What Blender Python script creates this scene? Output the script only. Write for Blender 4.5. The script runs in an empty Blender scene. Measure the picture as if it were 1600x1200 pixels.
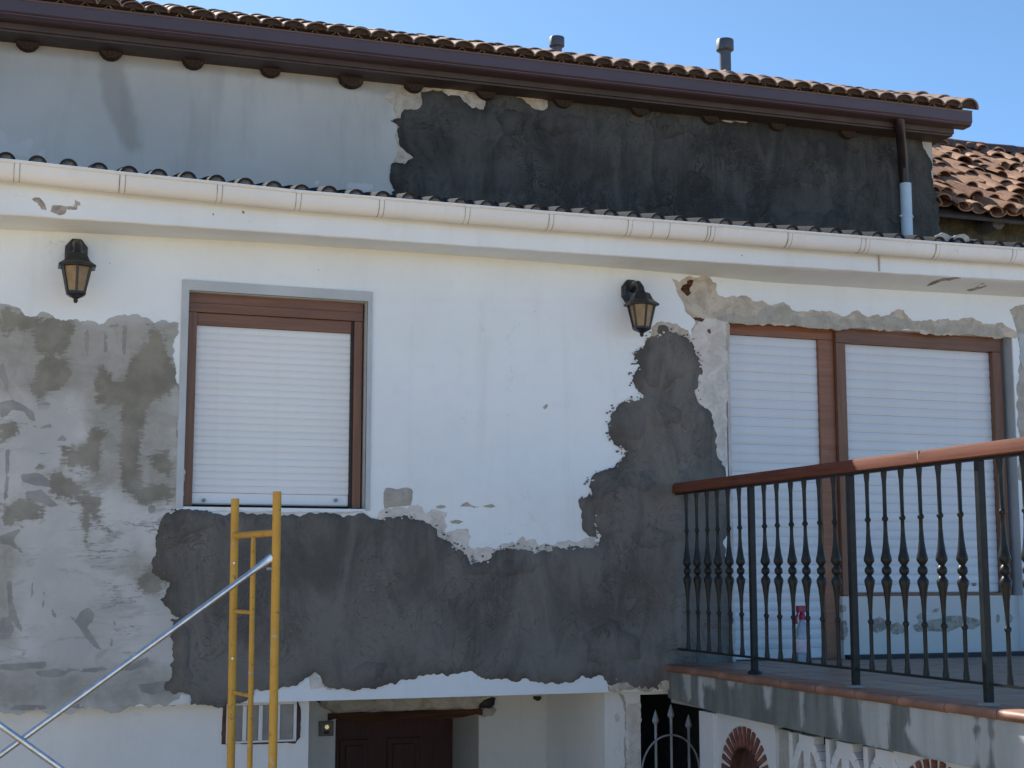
import bpy, math, random
import numpy as np
from mathutils import Vector, Matrix, noise
from mathutils.geometry import delaunay_2d_cdt

random.seed(7)
R = math.radians
SC = bpy.context.scene
COL = SC.collection

# ------------------------------------------------------------------ camera
FPX, YAW, PITCH = 2250.0, R(19.4), math.atan(295 / 2250)
EYE = Vector((0.0, -8.4, 3.0))
cam_d = bpy.data.cameras.new('camera')
cam_d.sensor_width = 36.0
cam_d.lens = FPX * 36 / 1600
cam_d.clip_start, cam_d.clip_end = 0.05, 2000
cam = bpy.data.objects.new('camera', cam_d)
COL.objects.link(cam)
cam.location = EYE
cam.rotation_euler = (R(90) + PITCH, 0, -YAW)
SC.camera = cam

# ------------------------------------------------------------------ light
SUN = Vector((-0.34, 1.0, 0.98)).normalized()          # direction towards the sun
SUN_EL = math.asin(SUN.z)
SUN_AZ = math.atan2(SUN.x, SUN.y)                      # from +Y, clockwise
w = bpy.data.worlds.new('World')
SC.world = w
w.use_nodes = True
wn = w.node_tree
wn.nodes.clear()
sky = wn.nodes.new('ShaderNodeTexSky')
sky.sky_type = 'NISHITA'
sky.sun_disc = False
sky.sun_elevation = SUN_EL
sky.sun_rotation = SUN_AZ
sky.altitude = 100
sky.air_density = 0.42
sky.dust_density = 0.3
sky.ozone_density = 2.0
bg = wn.nodes.new('ShaderNodeBackground')
bg.inputs['Strength'].default_value = 0.142
wo = wn.nodes.new('ShaderNodeOutputWorld')
tint = wn.nodes.new('ShaderNodeMix')              # camera white balance: slightly cyan daylight
tint.data_type = 'RGBA'
tint.blend_type = 'MULTIPLY'
tint.inputs['Factor'].default_value = 1.0
tint.inputs[7].default_value = (0.77, 0.955, 0.935, 1)
wn.links.new(sky.outputs[0], tint.inputs[6])
wn.links.new(tint.outputs[2], bg.inputs['Color'])
wn.links.new(bg.outputs[0], wo.inputs[0])
sl = bpy.data.lights.new('sun', 'SUN')
sl.energy = 5.0
sl.angle = R(0.5)
sl.color = (1.0, 0.94, 0.85)
so = bpy.data.objects.new('sun', sl)
COL.objects.link(so)
so.rotation_euler = SUN.to_track_quat('Z', 'Y').to_euler()
SC.view_settings.view_transform = 'Standard'
SC.view_settings.look = 'None'
SC.view_settings.gamma = 1
SC.view_settings.use_curve_mapping = False
SC.view_settings.exposure = 1.08
SC.render.film_transparent = False
SC.cycles.max_bounces = 6
SC.cycles.diffuse_bounces = 4

# ------------------------------------------------------------------ photo measurements -> points on real planes
MROT = cam.rotation_euler.to_matrix()


def ray(px, py):
    return MROT @ Vector(((px - 800) / FPX, (600 - py) / FPX, -1.0))


def onY(px, py, Y):
    d = ray(px, py)
    return EYE + d * ((Y - EYE.y) / d.y)


def onX(px, py, X):
    d = ray(px, py)
    return EYE + d * ((X - EYE.x) / d.x)


def onZ(px, py, Z):
    d = ray(px, py)
    return EYE + d * ((Z - EYE.z) / d.z)


def xY(px, Y):
    return onY(px, 895, Y).x


# ------------------------------------------------------------------ materials
class G:
    def __init__(s, name):
        s.m = bpy.data.materials.new(name)
        s.m.use_nodes = True
        s.t = s.m.node_tree
        s.t.nodes.clear()
        s.out = s.t.nodes.new('ShaderNodeOutputMaterial')
        s.b = s.t.nodes.new('ShaderNodeBsdfPrincipled')
        s.t.links.new(s.b.outputs[0], s.out.inputs[0])
        s.co = s.t.nodes.new('ShaderNodeTexCoord').outputs['Object']

    def n(s, typ, ins=None, **kw):
        nd = s.t.nodes.new(typ)
        for k, v in kw.items():
            setattr(nd, k, v)
        for k, v in (ins or {}).items():
            s.put(nd.inputs[k], v)
        return nd

    def put(s, sock, v):
        if isinstance(v, bpy.types.NodeSocket):
            s.t.links.new(v, sock)
        elif isinstance(v, (tuple, list)) and len(v) == 3 and sock.type == 'RGBA':
            sock.default_value = (*v, 1)
        else:
            sock.default_value = v

    def math(s, op, a, b=None, clamp=False):
        nd = s.n('ShaderNodeMath', operation=op, use_clamp=clamp)
        s.put(nd.inputs[0], a)
        if b is not None:
            s.put(nd.inputs[1], b)
        return nd.outputs[0]

    def map(s, scale=(1, 1, 1), rot=(0, 0, 0), loc=(0, 0, 0)):
        return s.n('ShaderNodeMapping', {'Vector': s.co, 'Scale': scale, 'Rotation': rot, 'Location': loc}).outputs[0]

    def noise(s, scale, detail=4, rough=0.55, vec=None, dist=0.0):
        return s.n('ShaderNodeTexNoise', {'Vector': vec or s.co, 'Scale': scale, 'Detail': detail,
                                          'Roughness': rough, 'Distortion': dist}).outputs[0]

    def step(s, v, lo, hi, a=0.0, b=1.0):
        return s.n('ShaderNodeMapRange', {'Value': v, 'From Min': lo, 'From Max': hi, 'To Min': a, 'To Max': b},
                   interpolation_type='SMOOTHSTEP').outputs[0]

    def mix(s, f, a, b, mode='MIX'):
        nd = s.n('ShaderNodeMix', data_type='RGBA', blend_type=mode, clamp_factor=True)
        s.put(nd.inputs['Factor'], f)
        s.put(nd.inputs[6], a)
        s.put(nd.inputs[7], b)
        return nd.outputs[2]

    def attr(s, name):
        return s.n('ShaderNodeAttribute', attribute_name=name).outputs['Fac']

    def rnd(s):
        return s.n('ShaderNodeObjectInfo').outputs['Random']

    def bump(s, h, strength, dist=0.01, prev=None):
        nd = s.n('ShaderNodeBump', {'Height': h, 'Strength': strength, 'Distance': dist})
        if prev is not None:
            s.put(nd.inputs['Normal'], prev)
        return nd.outputs[0]

    def fin(s, col, rough=0.8, normal=None, metal=0.0, spec=0.3):
        s.put(s.b.inputs['Base Color'], col)
        s.put(s.b.inputs['Roughness'], rough)
        s.b.inputs['Metallic'].default_value = metal
        s.b.inputs['Specular IOR Level'].default_value = spec
        if normal is not None:
            s.put(s.b.inputs['Normal'], normal)
        return s.m


def M_plain(name, col, rough=0.6, var=0.15, scale=12, bump=0.15, bscale=80, metal=0.0, spec=0.4, tint=0.0):
    g = G(name)
    f = g.noise(scale, 5)
    d = tuple(c * (1 - var) for c in col)
    l = tuple(min(1, c * (1 + var)) for c in col)
    c = g.mix(g.step(f, 0.3, 0.7), d, l)
    if tint:
        c = g.mix(g.math('MULTIPLY', g.rnd(), tint), c, tuple(x * 0.45 for x in col))
    n = g.bump(g.noise(bscale, 3), bump, 0.004)
    return g.fin(c, rough, n, metal, spec)


def M_white(name, base=(0.77, 0.835, 0.885), stain=True, grit=0.35):
    """hand painted rough render: fine grit, faint dirt, hairline marks, fine chips given by an attribute"""
    g = G(name)
    c = g.mix(g.step(g.noise(1.1, 6), 0.35, 0.7), base, tuple(x * 0.93 for x in base))
    c = g.mix(g.math('MULTIPLY', g.step(g.noise(7, 6, 0.65), 0.5, 0.75), 0.35), c, tuple(x * 0.86 for x in base))
    dr = g.noise(3.2, 6, 0.65, vec=g.map(scale=(2.2, 1, 0.16)), dist=0.3)
    c = g.mix(g.math('MULTIPLY', g.step(dr, 0.53, 0.72), 0.22), c, tuple(x * f for x, f in zip(base, (0.74, 0.73, 0.69))))
    hc = g.math('ABSOLUTE', g.math('SUBTRACT', g.noise(1.6, 7, 0.62, dist=0.5), 0.5))
    c = g.mix(g.math('MULTIPLY', g.step(hc, 0.0, 0.0035, 1, 0), g.step(g.noise(0.9, 3), 0.52, 0.60, 0, 0.55)), c, tuple(x * 0.55 for x in base))
    # sparse specks
    v = g.n('ShaderNodeTexVoronoi', {'Vector': g.co, 'Scale': 5.5}, feature='F1').outputs['Distance']
    sp = g.math('MULTIPLY', g.step(v, 0.018, 0.032, 1, 0), g.step(g.noise(2.2, 2), 0.5, 0.56))
    c = g.mix(sp, c, (0.16, 0.15, 0.14))
    if stain:
        a = g.math('ADD', g.attr('stain'), g.math('MULTIPLY', g.math('SUBTRACT', g.noise(38, 5, 0.7), 0.5), 0.5))
        s_ = g.step(a, 0.46, 0.56)
        c = g.mix(s_, c, g.mix(g.step(g.noise(25, 4), .4, .6), (0.40, 0.36, 0.31), (0.24, 0.22, 0.20)))
    n = g.bump(g.noise(2.2, 3), 0.25, 0.05)
    n = g.bump(g.noise(9, 4), 0.25, 0.012, n)
    n = g.bump(g.noise(130, 4, 0.7), grit, 0.0035, n)
    return g.fin(c, 0.85, n, spec=0.2)


def M_mortar(name, lo, hi, wet=0.5, lump=0.5):
    """trowelled mortar: damp and drier zones, smeared ridges with painted shade and highlights, darker wet rim"""
    g = G(name)
    a = g.noise(1.1, 6, 0.55, dist=0.6)
    b = g.noise(1.9, 7, 0.65, vec=g.map(scale=(2.4, 2.4, 0.8)), dist=1.2)
    f = g.math('ADD', g.math('MULTIPLY', a, 0.5), g.math('MULTIPLY', b, 0.5))
    c = g.mix(g.step(f, 0.40, 0.60), lo, hi)
    blot = g.noise(7.5, 7, 0.7, dist=1.5)
    c = g.mix(g.math('MULTIPLY', g.step(blot, 0.52, 0.70), 0.40 * lump), c, tuple(x * 0.62 for x in lo))
    fine = g.noise(55, 6, 0.7)
    c = g.mix(g.math('MULTIPLY', g.step(fine, 0.50, 0.74), 0.22), c, tuple(x * 1.3 for x in hi))
    ridg = g.noise(4.2, 6, 0.6, dist=1.8)
    crease_shade = g.step(g.math('ABSOLUTE', g.math('SUBTRACT', ridg, 0.5)), 0.0, 0.020, 1, 0)  # relief shade painted as dark lines along the creases
    gate = g.step(g.noise(2.0, 3), 0.42, 0.58)
    c = g.mix(g.math('MULTIPLY', g.math('MULTIPLY', crease_shade, gate), 0.65 * lump), c, tuple(x * 0.40 for x in lo))
    ridge_light = g.step(g.math('SUBTRACT', ridg, 0.5), 0.018, 0.06, 1, 0)  # highlight beside each crease, painted into the colour
    ridge_light = g.math('MULTIPLY', ridge_light, g.step(g.math('SUBTRACT', ridg, 0.5), 0.008, 0.02))
    c = g.mix(g.math('MULTIPLY', g.math('MULTIPLY', ridge_light, gate), 0.35 * lump), c, tuple(x * 1.35 for x in hi))
    rim = g.math('MULTIPLY', g.attr('rim'), g.step(g.noise(5, 5), 0.3, 0.6))
    c = g.mix(g.math('MULTIPLY', rim, 0.6), c, tuple(x * 0.5 for x in lo))
    n = g.bump(ridg, 0.7 * lump, 0.04)
    n = g.bump(blot, 0.5 * lump, 0.02, n)
    n = g.bump(fine, 0.4, 0.004, n)
    return g.fin(c, g.step(b, 0.3, 0.7, 0.92 - 0.25 * wet, 0.95), n, spec=0.25)


def M_cement():
    """dry grey skim over old cement: pale trowelled areas, olive damp stains of their own shape, thin dark scrapes"""
    g = G('weathered_cement')
    base = g.mix(g.step(g.noise(1.7, 6, 0.6), 0.35, 0.65), (0.435, 0.445, 0.445), (0.56, 0.57, 0.57))
    tr = g.noise(2.6, 7, 0.65, vec=g.map(scale=(0.8, 1, 2.2), rot=(0, R(22), 0)), dist=1.4)
    base = g.mix(g.math('MULTIPLY', g.step(tr, 0.52, 0.66), 0.75), base, (0.345, 0.35, 0.345))
    ln = g.noise(3.4, 6, 0.6, vec=g.map(scale=(0.45, 1, 2.6), rot=(0, R(-18), 0)), dist=0.35)
    lm = g.math('MULTIPLY', g.step(g.math('ABSOLUTE', g.math('SUBTRACT', ln, 0.5)), 0.0, 0.012, 1, 0),
                g.step(g.noise(1.8, 4), 0.46, 0.56))
    base = g.mix(g.math('MULTIPLY', lm, 0.7), base, (0.16, 0.165, 0.165))
    wash = g.step(g.math('ADD', g.attr('wash'), g.math('MULTIPLY', g.math('SUBTRACT', g.noise(3.5, 7, 0.65, dist=1.5), 0.5), 1.2)), 0.2, 0.9, 0, 0.8)
    base = g.mix(wash, base, g.mix(g.step(g.noise(5, 6, 0.65, dist=1.0), .35, .65), (0.27, 0.265, 0.235), (0.36, 0.36, 0.335)))
    nz = g.math('SUBTRACT', g.noise(17, 8, 0.78, vec=g.map(scale=(0.45, 1, 1.9), rot=(0, R(12), 0)), dist=0.7), 0.5)
    nb = g.math('SUBTRACT', g.noise(4.5, 6, 0.6, vec=g.map(scale=(1.5, 1, 0.8)), dist=1.5), 0.5)
    m = g.math('ADD', g.attr('stain'), g.math('ADD', g.math('MULTIPLY', nz, 1.7), g.math('MULTIPLY', nb, 1.3)))
    ol = g.mix(g.step(g.noise(6, 5), .35, .65), (0.165, 0.158, 0.128), (0.25, 0.24, 0.20))
    c = g.mix(g.step(m, 0.25, 0.55, 0, 0.35), base, ol)
    c = g.mix(g.step(m, 0.46, 0.55, 0, 0.74), c, ol)
    m2 = g.math('ADD', g.attr('scrape'), g.math('MULTIPLY', nz, 0.65))
    gy = g.mix(g.step(g.noise(9, 5), .35, .65), (0.20, 0.205, 0.20), (0.29, 0.29, 0.28))
    c = g.mix(g.step(m2, 0.45, 0.56, 0, 0.75), c, gy)
    n = g.bump(m2, -0.5, 0.010)
    n = g.bump(m, 0.25, 0.006, n)
    n = g.bump(tr, 0.3, 0.012, n)
    n = g.bump(g.noise(45, 5, 0.65), 0.3, 0.004, n)
    return g.fin(c, 0.85, n, spec=0.2)


def M_upper():
    g = G('grey_painted_render')
    c = g.mix(g.step(g.noise(0.9, 6), 0.3, 0.7), (0.465, 0.475, 0.46), (0.555, 0.565, 0.545))
    st = g.noise(2.5, 5, 0.6, vec=g.map(scale=(1.6, 1, 0.35)))
    c = g.mix(g.math('MULTIPLY', g.step(st, 0.5, 0.7), 0.4), c, (0.34, 0.345, 0.34))
    m = g.math('ADD', g.attr('stain'), g.math('MULTIPLY', g.math('SUBTRACT', g.noise(9, 5), 0.5), 0.35))
    c = g.mix(g.step(m, 0.25, 0.75, 0, 0.42), c, (0.22, 0.21, 0.195))
    m2 = g.math('ADD', g.attr('scrape'), g.math('MULTIPLY', g.math('SUBTRACT', g.noise(14, 5), 0.5), 0.4))
    c = g.mix(g.step(m2, 0.4, 0.6, 0, 0.7), c, (0.60, 0.62, 0.62))
    n = g.bump(g.noise(60, 5, 0.65), 0.2, 0.004)
    return g.fin(c, 0.85, n, spec=0.2)


def M_substrate(name, a, b, red=True):
    g = G(name)
    c = g.mix(g.step(g.noise(9, 7, 0.65, dist=0.8), 0.35, 0.65), a, b)
    c = g.mix(g.math('MULTIPLY', g.step(g.noise(26, 6, 0.7), 0.52, 0.68), 0.35), c, tuple(x * 0.55 for x in a))
    if red:
        v = g.step(g.noise(7.5, 4, 0.6), 0.68, 0.74)
        c = g.mix(g.math('MULTIPLY', v, 0.75), c, (0.30, 0.13, 0.09))
    n = g.bump(g.noise(14, 6, 0.65), 0.6, 0.02)
    n = g.bump(g.noise(70, 5, 0.7), 0.5, 0.006, n)
    return g.fin(c, 0.92, n, spec=0.15)


def M_wood(name, a, b, rough=0.45, axis='x'):
    g = G(name)
    sc = {'x': (0.35, 9, 9), 'y': (9, 0.35, 9), 'z': (9, 9, 0.35)}[axis]
    f = g.noise(6, 6, 0.6, vec=g.map(scale=sc), dist=0.4)
    c = g.mix(g.step(f, 0.3, 0.7), a, b)
    c = g.mix(g.math('MULTIPLY', g.step(g.noise(4, 5), 0.5, 0.75), 0.4), c, tuple(x * 0.6 for x in a))
    return g.fin(c, rough, g.bump(f, 0.25, 0.002), spec=0.4 if rough < 0.7 else 0.12)


def M_tile(name, a, b, dirt, rough=0.8, spec=0.12):
    g = G(name)
    r = g.rnd()
    c = g.mix(r, a, b)
    off = g.n('ShaderNodeVectorMath', {0: g.co, 1: g.n('ShaderNodeCombineXYZ', {'X': g.math('MULTIPLY', r, 37.0),
              'Y': g.math('MULTIPLY', r, 11.0), 'Z': 0.0}).outputs[0]}, operation='ADD').outputs[0]
    c = g.mix(g.math('MULTIPLY', g.step(g.noise(16, 6, 0.65, vec=off), 0.45, 0.7), 0.75), c, dirt)
    c = g.mix(g.math('MULTIPLY', g.step(g.noise(55, 4, 0.6, vec=off), 0.55, 0.7), 0.4), c, tuple(min(1, x * 1.5) for x in b))
    n = g.bump(g.noise(60, 5, 0.7, vec=off), 0.4, 0.004)
    return g.fin(c, rough, n, spec=spec)


def M_slat(name, base):
    g = G(name)
    c = g.mix(g.step(g.noise(1.5, 5), 0.35, 0.7), base, tuple(x * 0.94 for x in base))
    c = g.mix(g.math('MULTIPLY', g.rnd(), 0.16), c, tuple(x * 0.78 for x in base))
    c = g.mix(g.math('MULTIPLY', g.step(g.noise(5, 6, 0.7, vec=g.map(scale=(1.5, 1, 0.4))), 0.5, 0.75), 0.25), c, tuple(x * f for x, f in zip(base, (0.72, 0.70, 0.66))))
    v = g.n('ShaderNodeTexVoronoi', {'Vector': g.co, 'Scale': 4.0}).outputs['Distance']
    c = g.mix(g.math('MULTIPLY', g.step(v, 0.02, 0.035, 1, 0), g.step(g.noise(2, 2), 0.55, 0.58)), c, (0.2, 0.2, 0.2))
    return g.fin(c, 0.38, g.bump(g.noise(3, 3), 0.08, 0.01), spec=0.45)


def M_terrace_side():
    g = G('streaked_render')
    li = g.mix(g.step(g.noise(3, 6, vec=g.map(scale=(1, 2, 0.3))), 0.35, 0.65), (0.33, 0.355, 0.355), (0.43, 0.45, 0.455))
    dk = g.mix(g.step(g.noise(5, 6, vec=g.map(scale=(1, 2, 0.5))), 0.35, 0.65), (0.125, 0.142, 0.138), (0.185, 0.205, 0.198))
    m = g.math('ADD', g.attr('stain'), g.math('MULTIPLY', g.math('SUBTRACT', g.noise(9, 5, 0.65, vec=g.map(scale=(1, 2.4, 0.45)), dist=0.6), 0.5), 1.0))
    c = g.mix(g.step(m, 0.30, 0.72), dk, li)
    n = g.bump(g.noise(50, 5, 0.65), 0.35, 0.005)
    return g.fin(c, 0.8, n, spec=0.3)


MT = {}
MT['white'] = M_white('white_wall_paint')
MT['white_plain'] = M_white('old_white_paint', (0.71, 0.73, 0.735), stain=False)
MT['porch'] = M_white('porch_paint', (0.62, 0.62, 0.59), stain=False)
MT['soffit'] = M_white('soffit_paint', (0.62, 0.59, 0.55), grit=0.25)
MT['cement'] = M_cement()
MT['mortar'] = M_mortar('fresh_dark_mortar', (0.096, 0.094, 0.090), (0.172, 0.168, 0.159), wet=0.4, lump=0.75)
MT['mortar_wet'] = M_mortar('wet_black_mortar', (0.036, 0.036, 0.034), (0.094, 0.094, 0.088), wet=0.9, lump=1.0)
MT['upper'] = M_upper()
MT['sub'] = M_substrate('old_exposed_render', (0.40, 0.36, 0.30), (0.56, 0.51, 0.44))
MT['sub_pale'] = M_substrate('pale_skim', (0.52, 0.50, 0.47), (0.66, 0.645, 0.62), red=False)
MT['sub_grey'] = M_substrate('grey_filler', (0.35, 0.34, 0.305), (0.44, 0.43, 0.385), red=False)
MT['trim'] = M_plain('grey_blue_trim_paint', (0.43, 0.475, 0.515), 0.7, 0.10, 3, 0.2, 90)
MT['brown'] = M_wood('brown_window_profile', (0.14, 0.066, 0.038), (0.20, 0.096, 0.056), 0.42, 'x')
MT['brown_v'] = M_wood('brown_window_profile_upright', (0.14, 0.066, 0.038), (0.20, 0.096, 0.056), 0.42, 'z')
MT['brown_lit'] = M_wood('lit_brown_door_profile', (0.21, 0.085, 0.044), (0.28, 0.12, 0.064), 0.42, 'x')  # brighter copy of the brown profile, light put into its colour
MT['slat'] = M_slat('white_shutter_slat', (0.75, 0.79, 0.82))
MT['slat_blue'] = M_slat('pale_blue_white_slat', (0.66, 0.70, 0.75))
MT['rubber'] = M_plain('black_rubber', (0.02, 0.02, 0.022), 0.6)
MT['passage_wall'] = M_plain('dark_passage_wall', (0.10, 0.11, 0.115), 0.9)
MT['grey_plastic'] = M_plain('grey_plastic', (0.22, 0.22, 0.22), 0.5)
MT['pvc'] = M_white('white_pvc', (0.76, 0.785, 0.80), stain=False, grit=0.05)
MT['dirt'] = M_plain('joint_dirt', (0.40, 0.36, 0.30), 0.9, 0.4)
MT['plum'] = M_plain('plum_gutter_metal', (0.080, 0.050, 0.056), 0.32, 0.08, 2, 0.06, 15, spec=0.6)
MT['plum_board'] = M_plain('plum_soffit_board', (0.070, 0.052, 0.052), 0.6, 0.15, 6, 0.1, 40)
MT['pipe_dark'] = M_plain('dark_plum_pipe', (0.030, 0.020, 0.022), 0.4, 0.2, 6, 0.06, 20)
MT['log'] = M_wood('dark_log', (0.035, 0.026, 0.022), (0.085, 0.062, 0.05), 0.85, 'y')
MT['tile'] = M_tile('brown_roof_clay', (0.20, 0.145, 0.125), (0.30, 0.21, 0.175), (0.13, 0.105, 0.095))
MT['tile_red'] = M_tile('orange_roof_clay', (0.22, 0.118, 0.078), (0.42, 0.25, 0.16), (0.13, 0.095, 0.08))
MT['tile_dark'] = M_tile('dark_ridge_clay', (0.085, 0.065, 0.062), (0.13, 0.098, 0.09), (0.06, 0.055, 0.055))
MT['tile_black'] = M_tile('black_glazed_tile', (0.014, 0.015, 0.018), (0.024, 0.025, 0.029), (0.03, 0.03, 0.033), 0.95)
MT['tile_fill'] = M_plain('tile_end_filler', (0.10, 0.10, 0.10), 0.9, 0.5, 30, 0.5, 60)
MT['roofdeck'] = M_plain('roof_deck', (0.06, 0.05, 0.045), 0.9)
MT['flue'] = M_plain('grey_flue_metal', (0.10, 0.105, 0.115), 0.45, 0.2, 6, 0.05, 20, metal=0.3)
MT['pipe_blue'] = M_plain('pale_blue_pvc', (0.50, 0.62, 0.72), 0.4, 0.08, 4, 0.05, 20)
MT['iron'] = M_plain('black_iron_paint', (0.013, 0.017, 0.019), 0.42, 0.3, 20, 0.12, 60, spec=0.25)
MT['iron_grey'] = M_plain('grey_iron_paint', (0.20, 0.22, 0.25), 0.45, 0.2, 14, 0.1, 50)
MT['rail'] = M_wood('varnished_handrail', (0.095, 0.033, 0.021), (0.145, 0.052, 0.034), 0.75, 'y')
MT['seam'] = M_plain('pale_joint_filler', (0.50, 0.42, 0.34), 0.8)
MT['terra'] = M_plain('terracotta', (0.27, 0.145, 0.102), 0.55, 0.25, 9, 0.2, 50, tint=0.35)
MT['floor'] = M_plain('brown_floor_tile', (0.27, 0.20, 0.155), 0.45, 0.2, 6, 0.1, 50, tint=0.35)
MT['grout'] = M_plain('grout', (0.30, 0.28, 0.26), 0.9)
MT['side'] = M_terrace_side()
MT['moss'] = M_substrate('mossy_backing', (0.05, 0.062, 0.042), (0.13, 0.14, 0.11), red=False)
MT['brick'] = M_plain('red_brick', (0.20, 0.078, 0.058), 0.8, 0.3, 25, 0.4, 60, tint=0.35)
MT['brick_in'] = M_plain('brown_niche_brick', (0.085, 0.035, 0.028), 0.85, 0.3, 18, 0.4, 60)
MT['niche_white'] = M_white('whitewash', (0.66, 0.68, 0.69), stain=False, grit=0.5)
MT['yellow'] = None
MT['galv'] = M_plain('galvanised_steel', (0.58, 0.61, 0.65), 0.33, 0.12, 25, 0.06, 80, metal=0.85)
MT['lamp_black'] = M_plain('black_cast_aluminium', (0.014, 0.015, 0.017), 0.33, 0.25, 30, 0.1, 80, spec=0.55)
MT['door'] = M_wood('dark_mahogany', (0.045, 0.013, 0.010), (0.075, 0.022, 0.016), 0.6, 'z')
MT['beam'] = M_wood('old_lintel_wood', (0.035, 0.017, 0.012), (0.12, 0.052, 0.028), 0.85, 'x')
MT['brown_edge'] = M_plain('brown_sealed_edge', (0.075, 0.042, 0.034), 0.85, 0.3, 20, 0.4, 40)
MT['neigh'] = M_substrate('olive_rubble_wall', (0.06, 0.058, 0.042), (0.12, 0.115, 0.085), red=False)
MT['bell'] = M_plain('brown_grey_plastic', (0.13, 0.12, 0.10), 0.5)
MT['brass'] = M_plain('bell_button', (0.75, 0.68, 0.50), 0.2, 0.05, 10, 0.0, 10, metal=0.6)
MT['red'] = M_plain('magenta_plastic', (0.30, 0.02, 0.06), 0.45)
MT['label'] = M_plain('pink_label', (0.72, 0.62, 0.68), 0.5)


def mk_yellow():
    g = G('yellow_scaffold_paint')
    c = g.mix(g.step(g.noise(5, 5), 0.35, 0.7), (0.60, 0.335, 0.045), (0.50, 0.27, 0.035))
    c = g.mix(g.math('MULTIPLY', g.step(g.noise(26, 6, 0.75), 0.58, 0.66), 0.8), c, (0.16, 0.10, 0.05))
    c = g.mix(g.math('MULTIPLY', g.step(g.noise(11, 6, 0.7), 0.60, 0.64), 0.85), c, (0.42, 0.40, 0.35))
    MT['yellow'] = g.fin(c, 0.5, g.bump(g.noise(60, 4), 0.15, 0.003), spec=0.4)


mk_yellow()


def mk_glass():
    g = G('amber_lamp_glass')
    c = g.mix(g.step(g.noise(18, 5), .35, .65), (0.30, 0.205, 0.11), (0.40, 0.29, 0.17))
    g.b.inputs['Transmission Weight'].default_value = 0.35
    MT['amber'] = g.fin(c, 0.35, None, spec=0.5)
    g = G('clear_bottle_plastic')
    g.b.inputs['Transmission Weight'].default_value = 0.7
    MT['bottle'] = g.fin((0.62, 0.70, 0.76), 0.25, None, spec=0.5)
    g = G('frosted_pane')
    c = g.mix(g.step(g.noise(8, 4), .35, .65), (0.12, 0.135, 0.15), (0.17, 0.185, 0.20))
    MT['pane'] = g.fin(c, 0.3, g.bump(g.noise(50, 3), 0.3, 0.004), spec=0.5)


mk_glass()


# ------------------------------------------------------------------ object helpers
def empty(name, loc=(0, 0, 0), parent=None):
    o = bpy.data.objects.new(name, None)
    o.empty_display_size = 0.1
    COL.objects.link(o)
    o.location = loc
    if parent:
        o.parent = parent
    return o


def tag(o, label, cat=None, group=None, kind=None):
    o['label'] = label
    if cat:
        o['category'] = cat
    if group:
        o['group'] = group
    if kind:
        o['kind'] = kind
    return o


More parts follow.
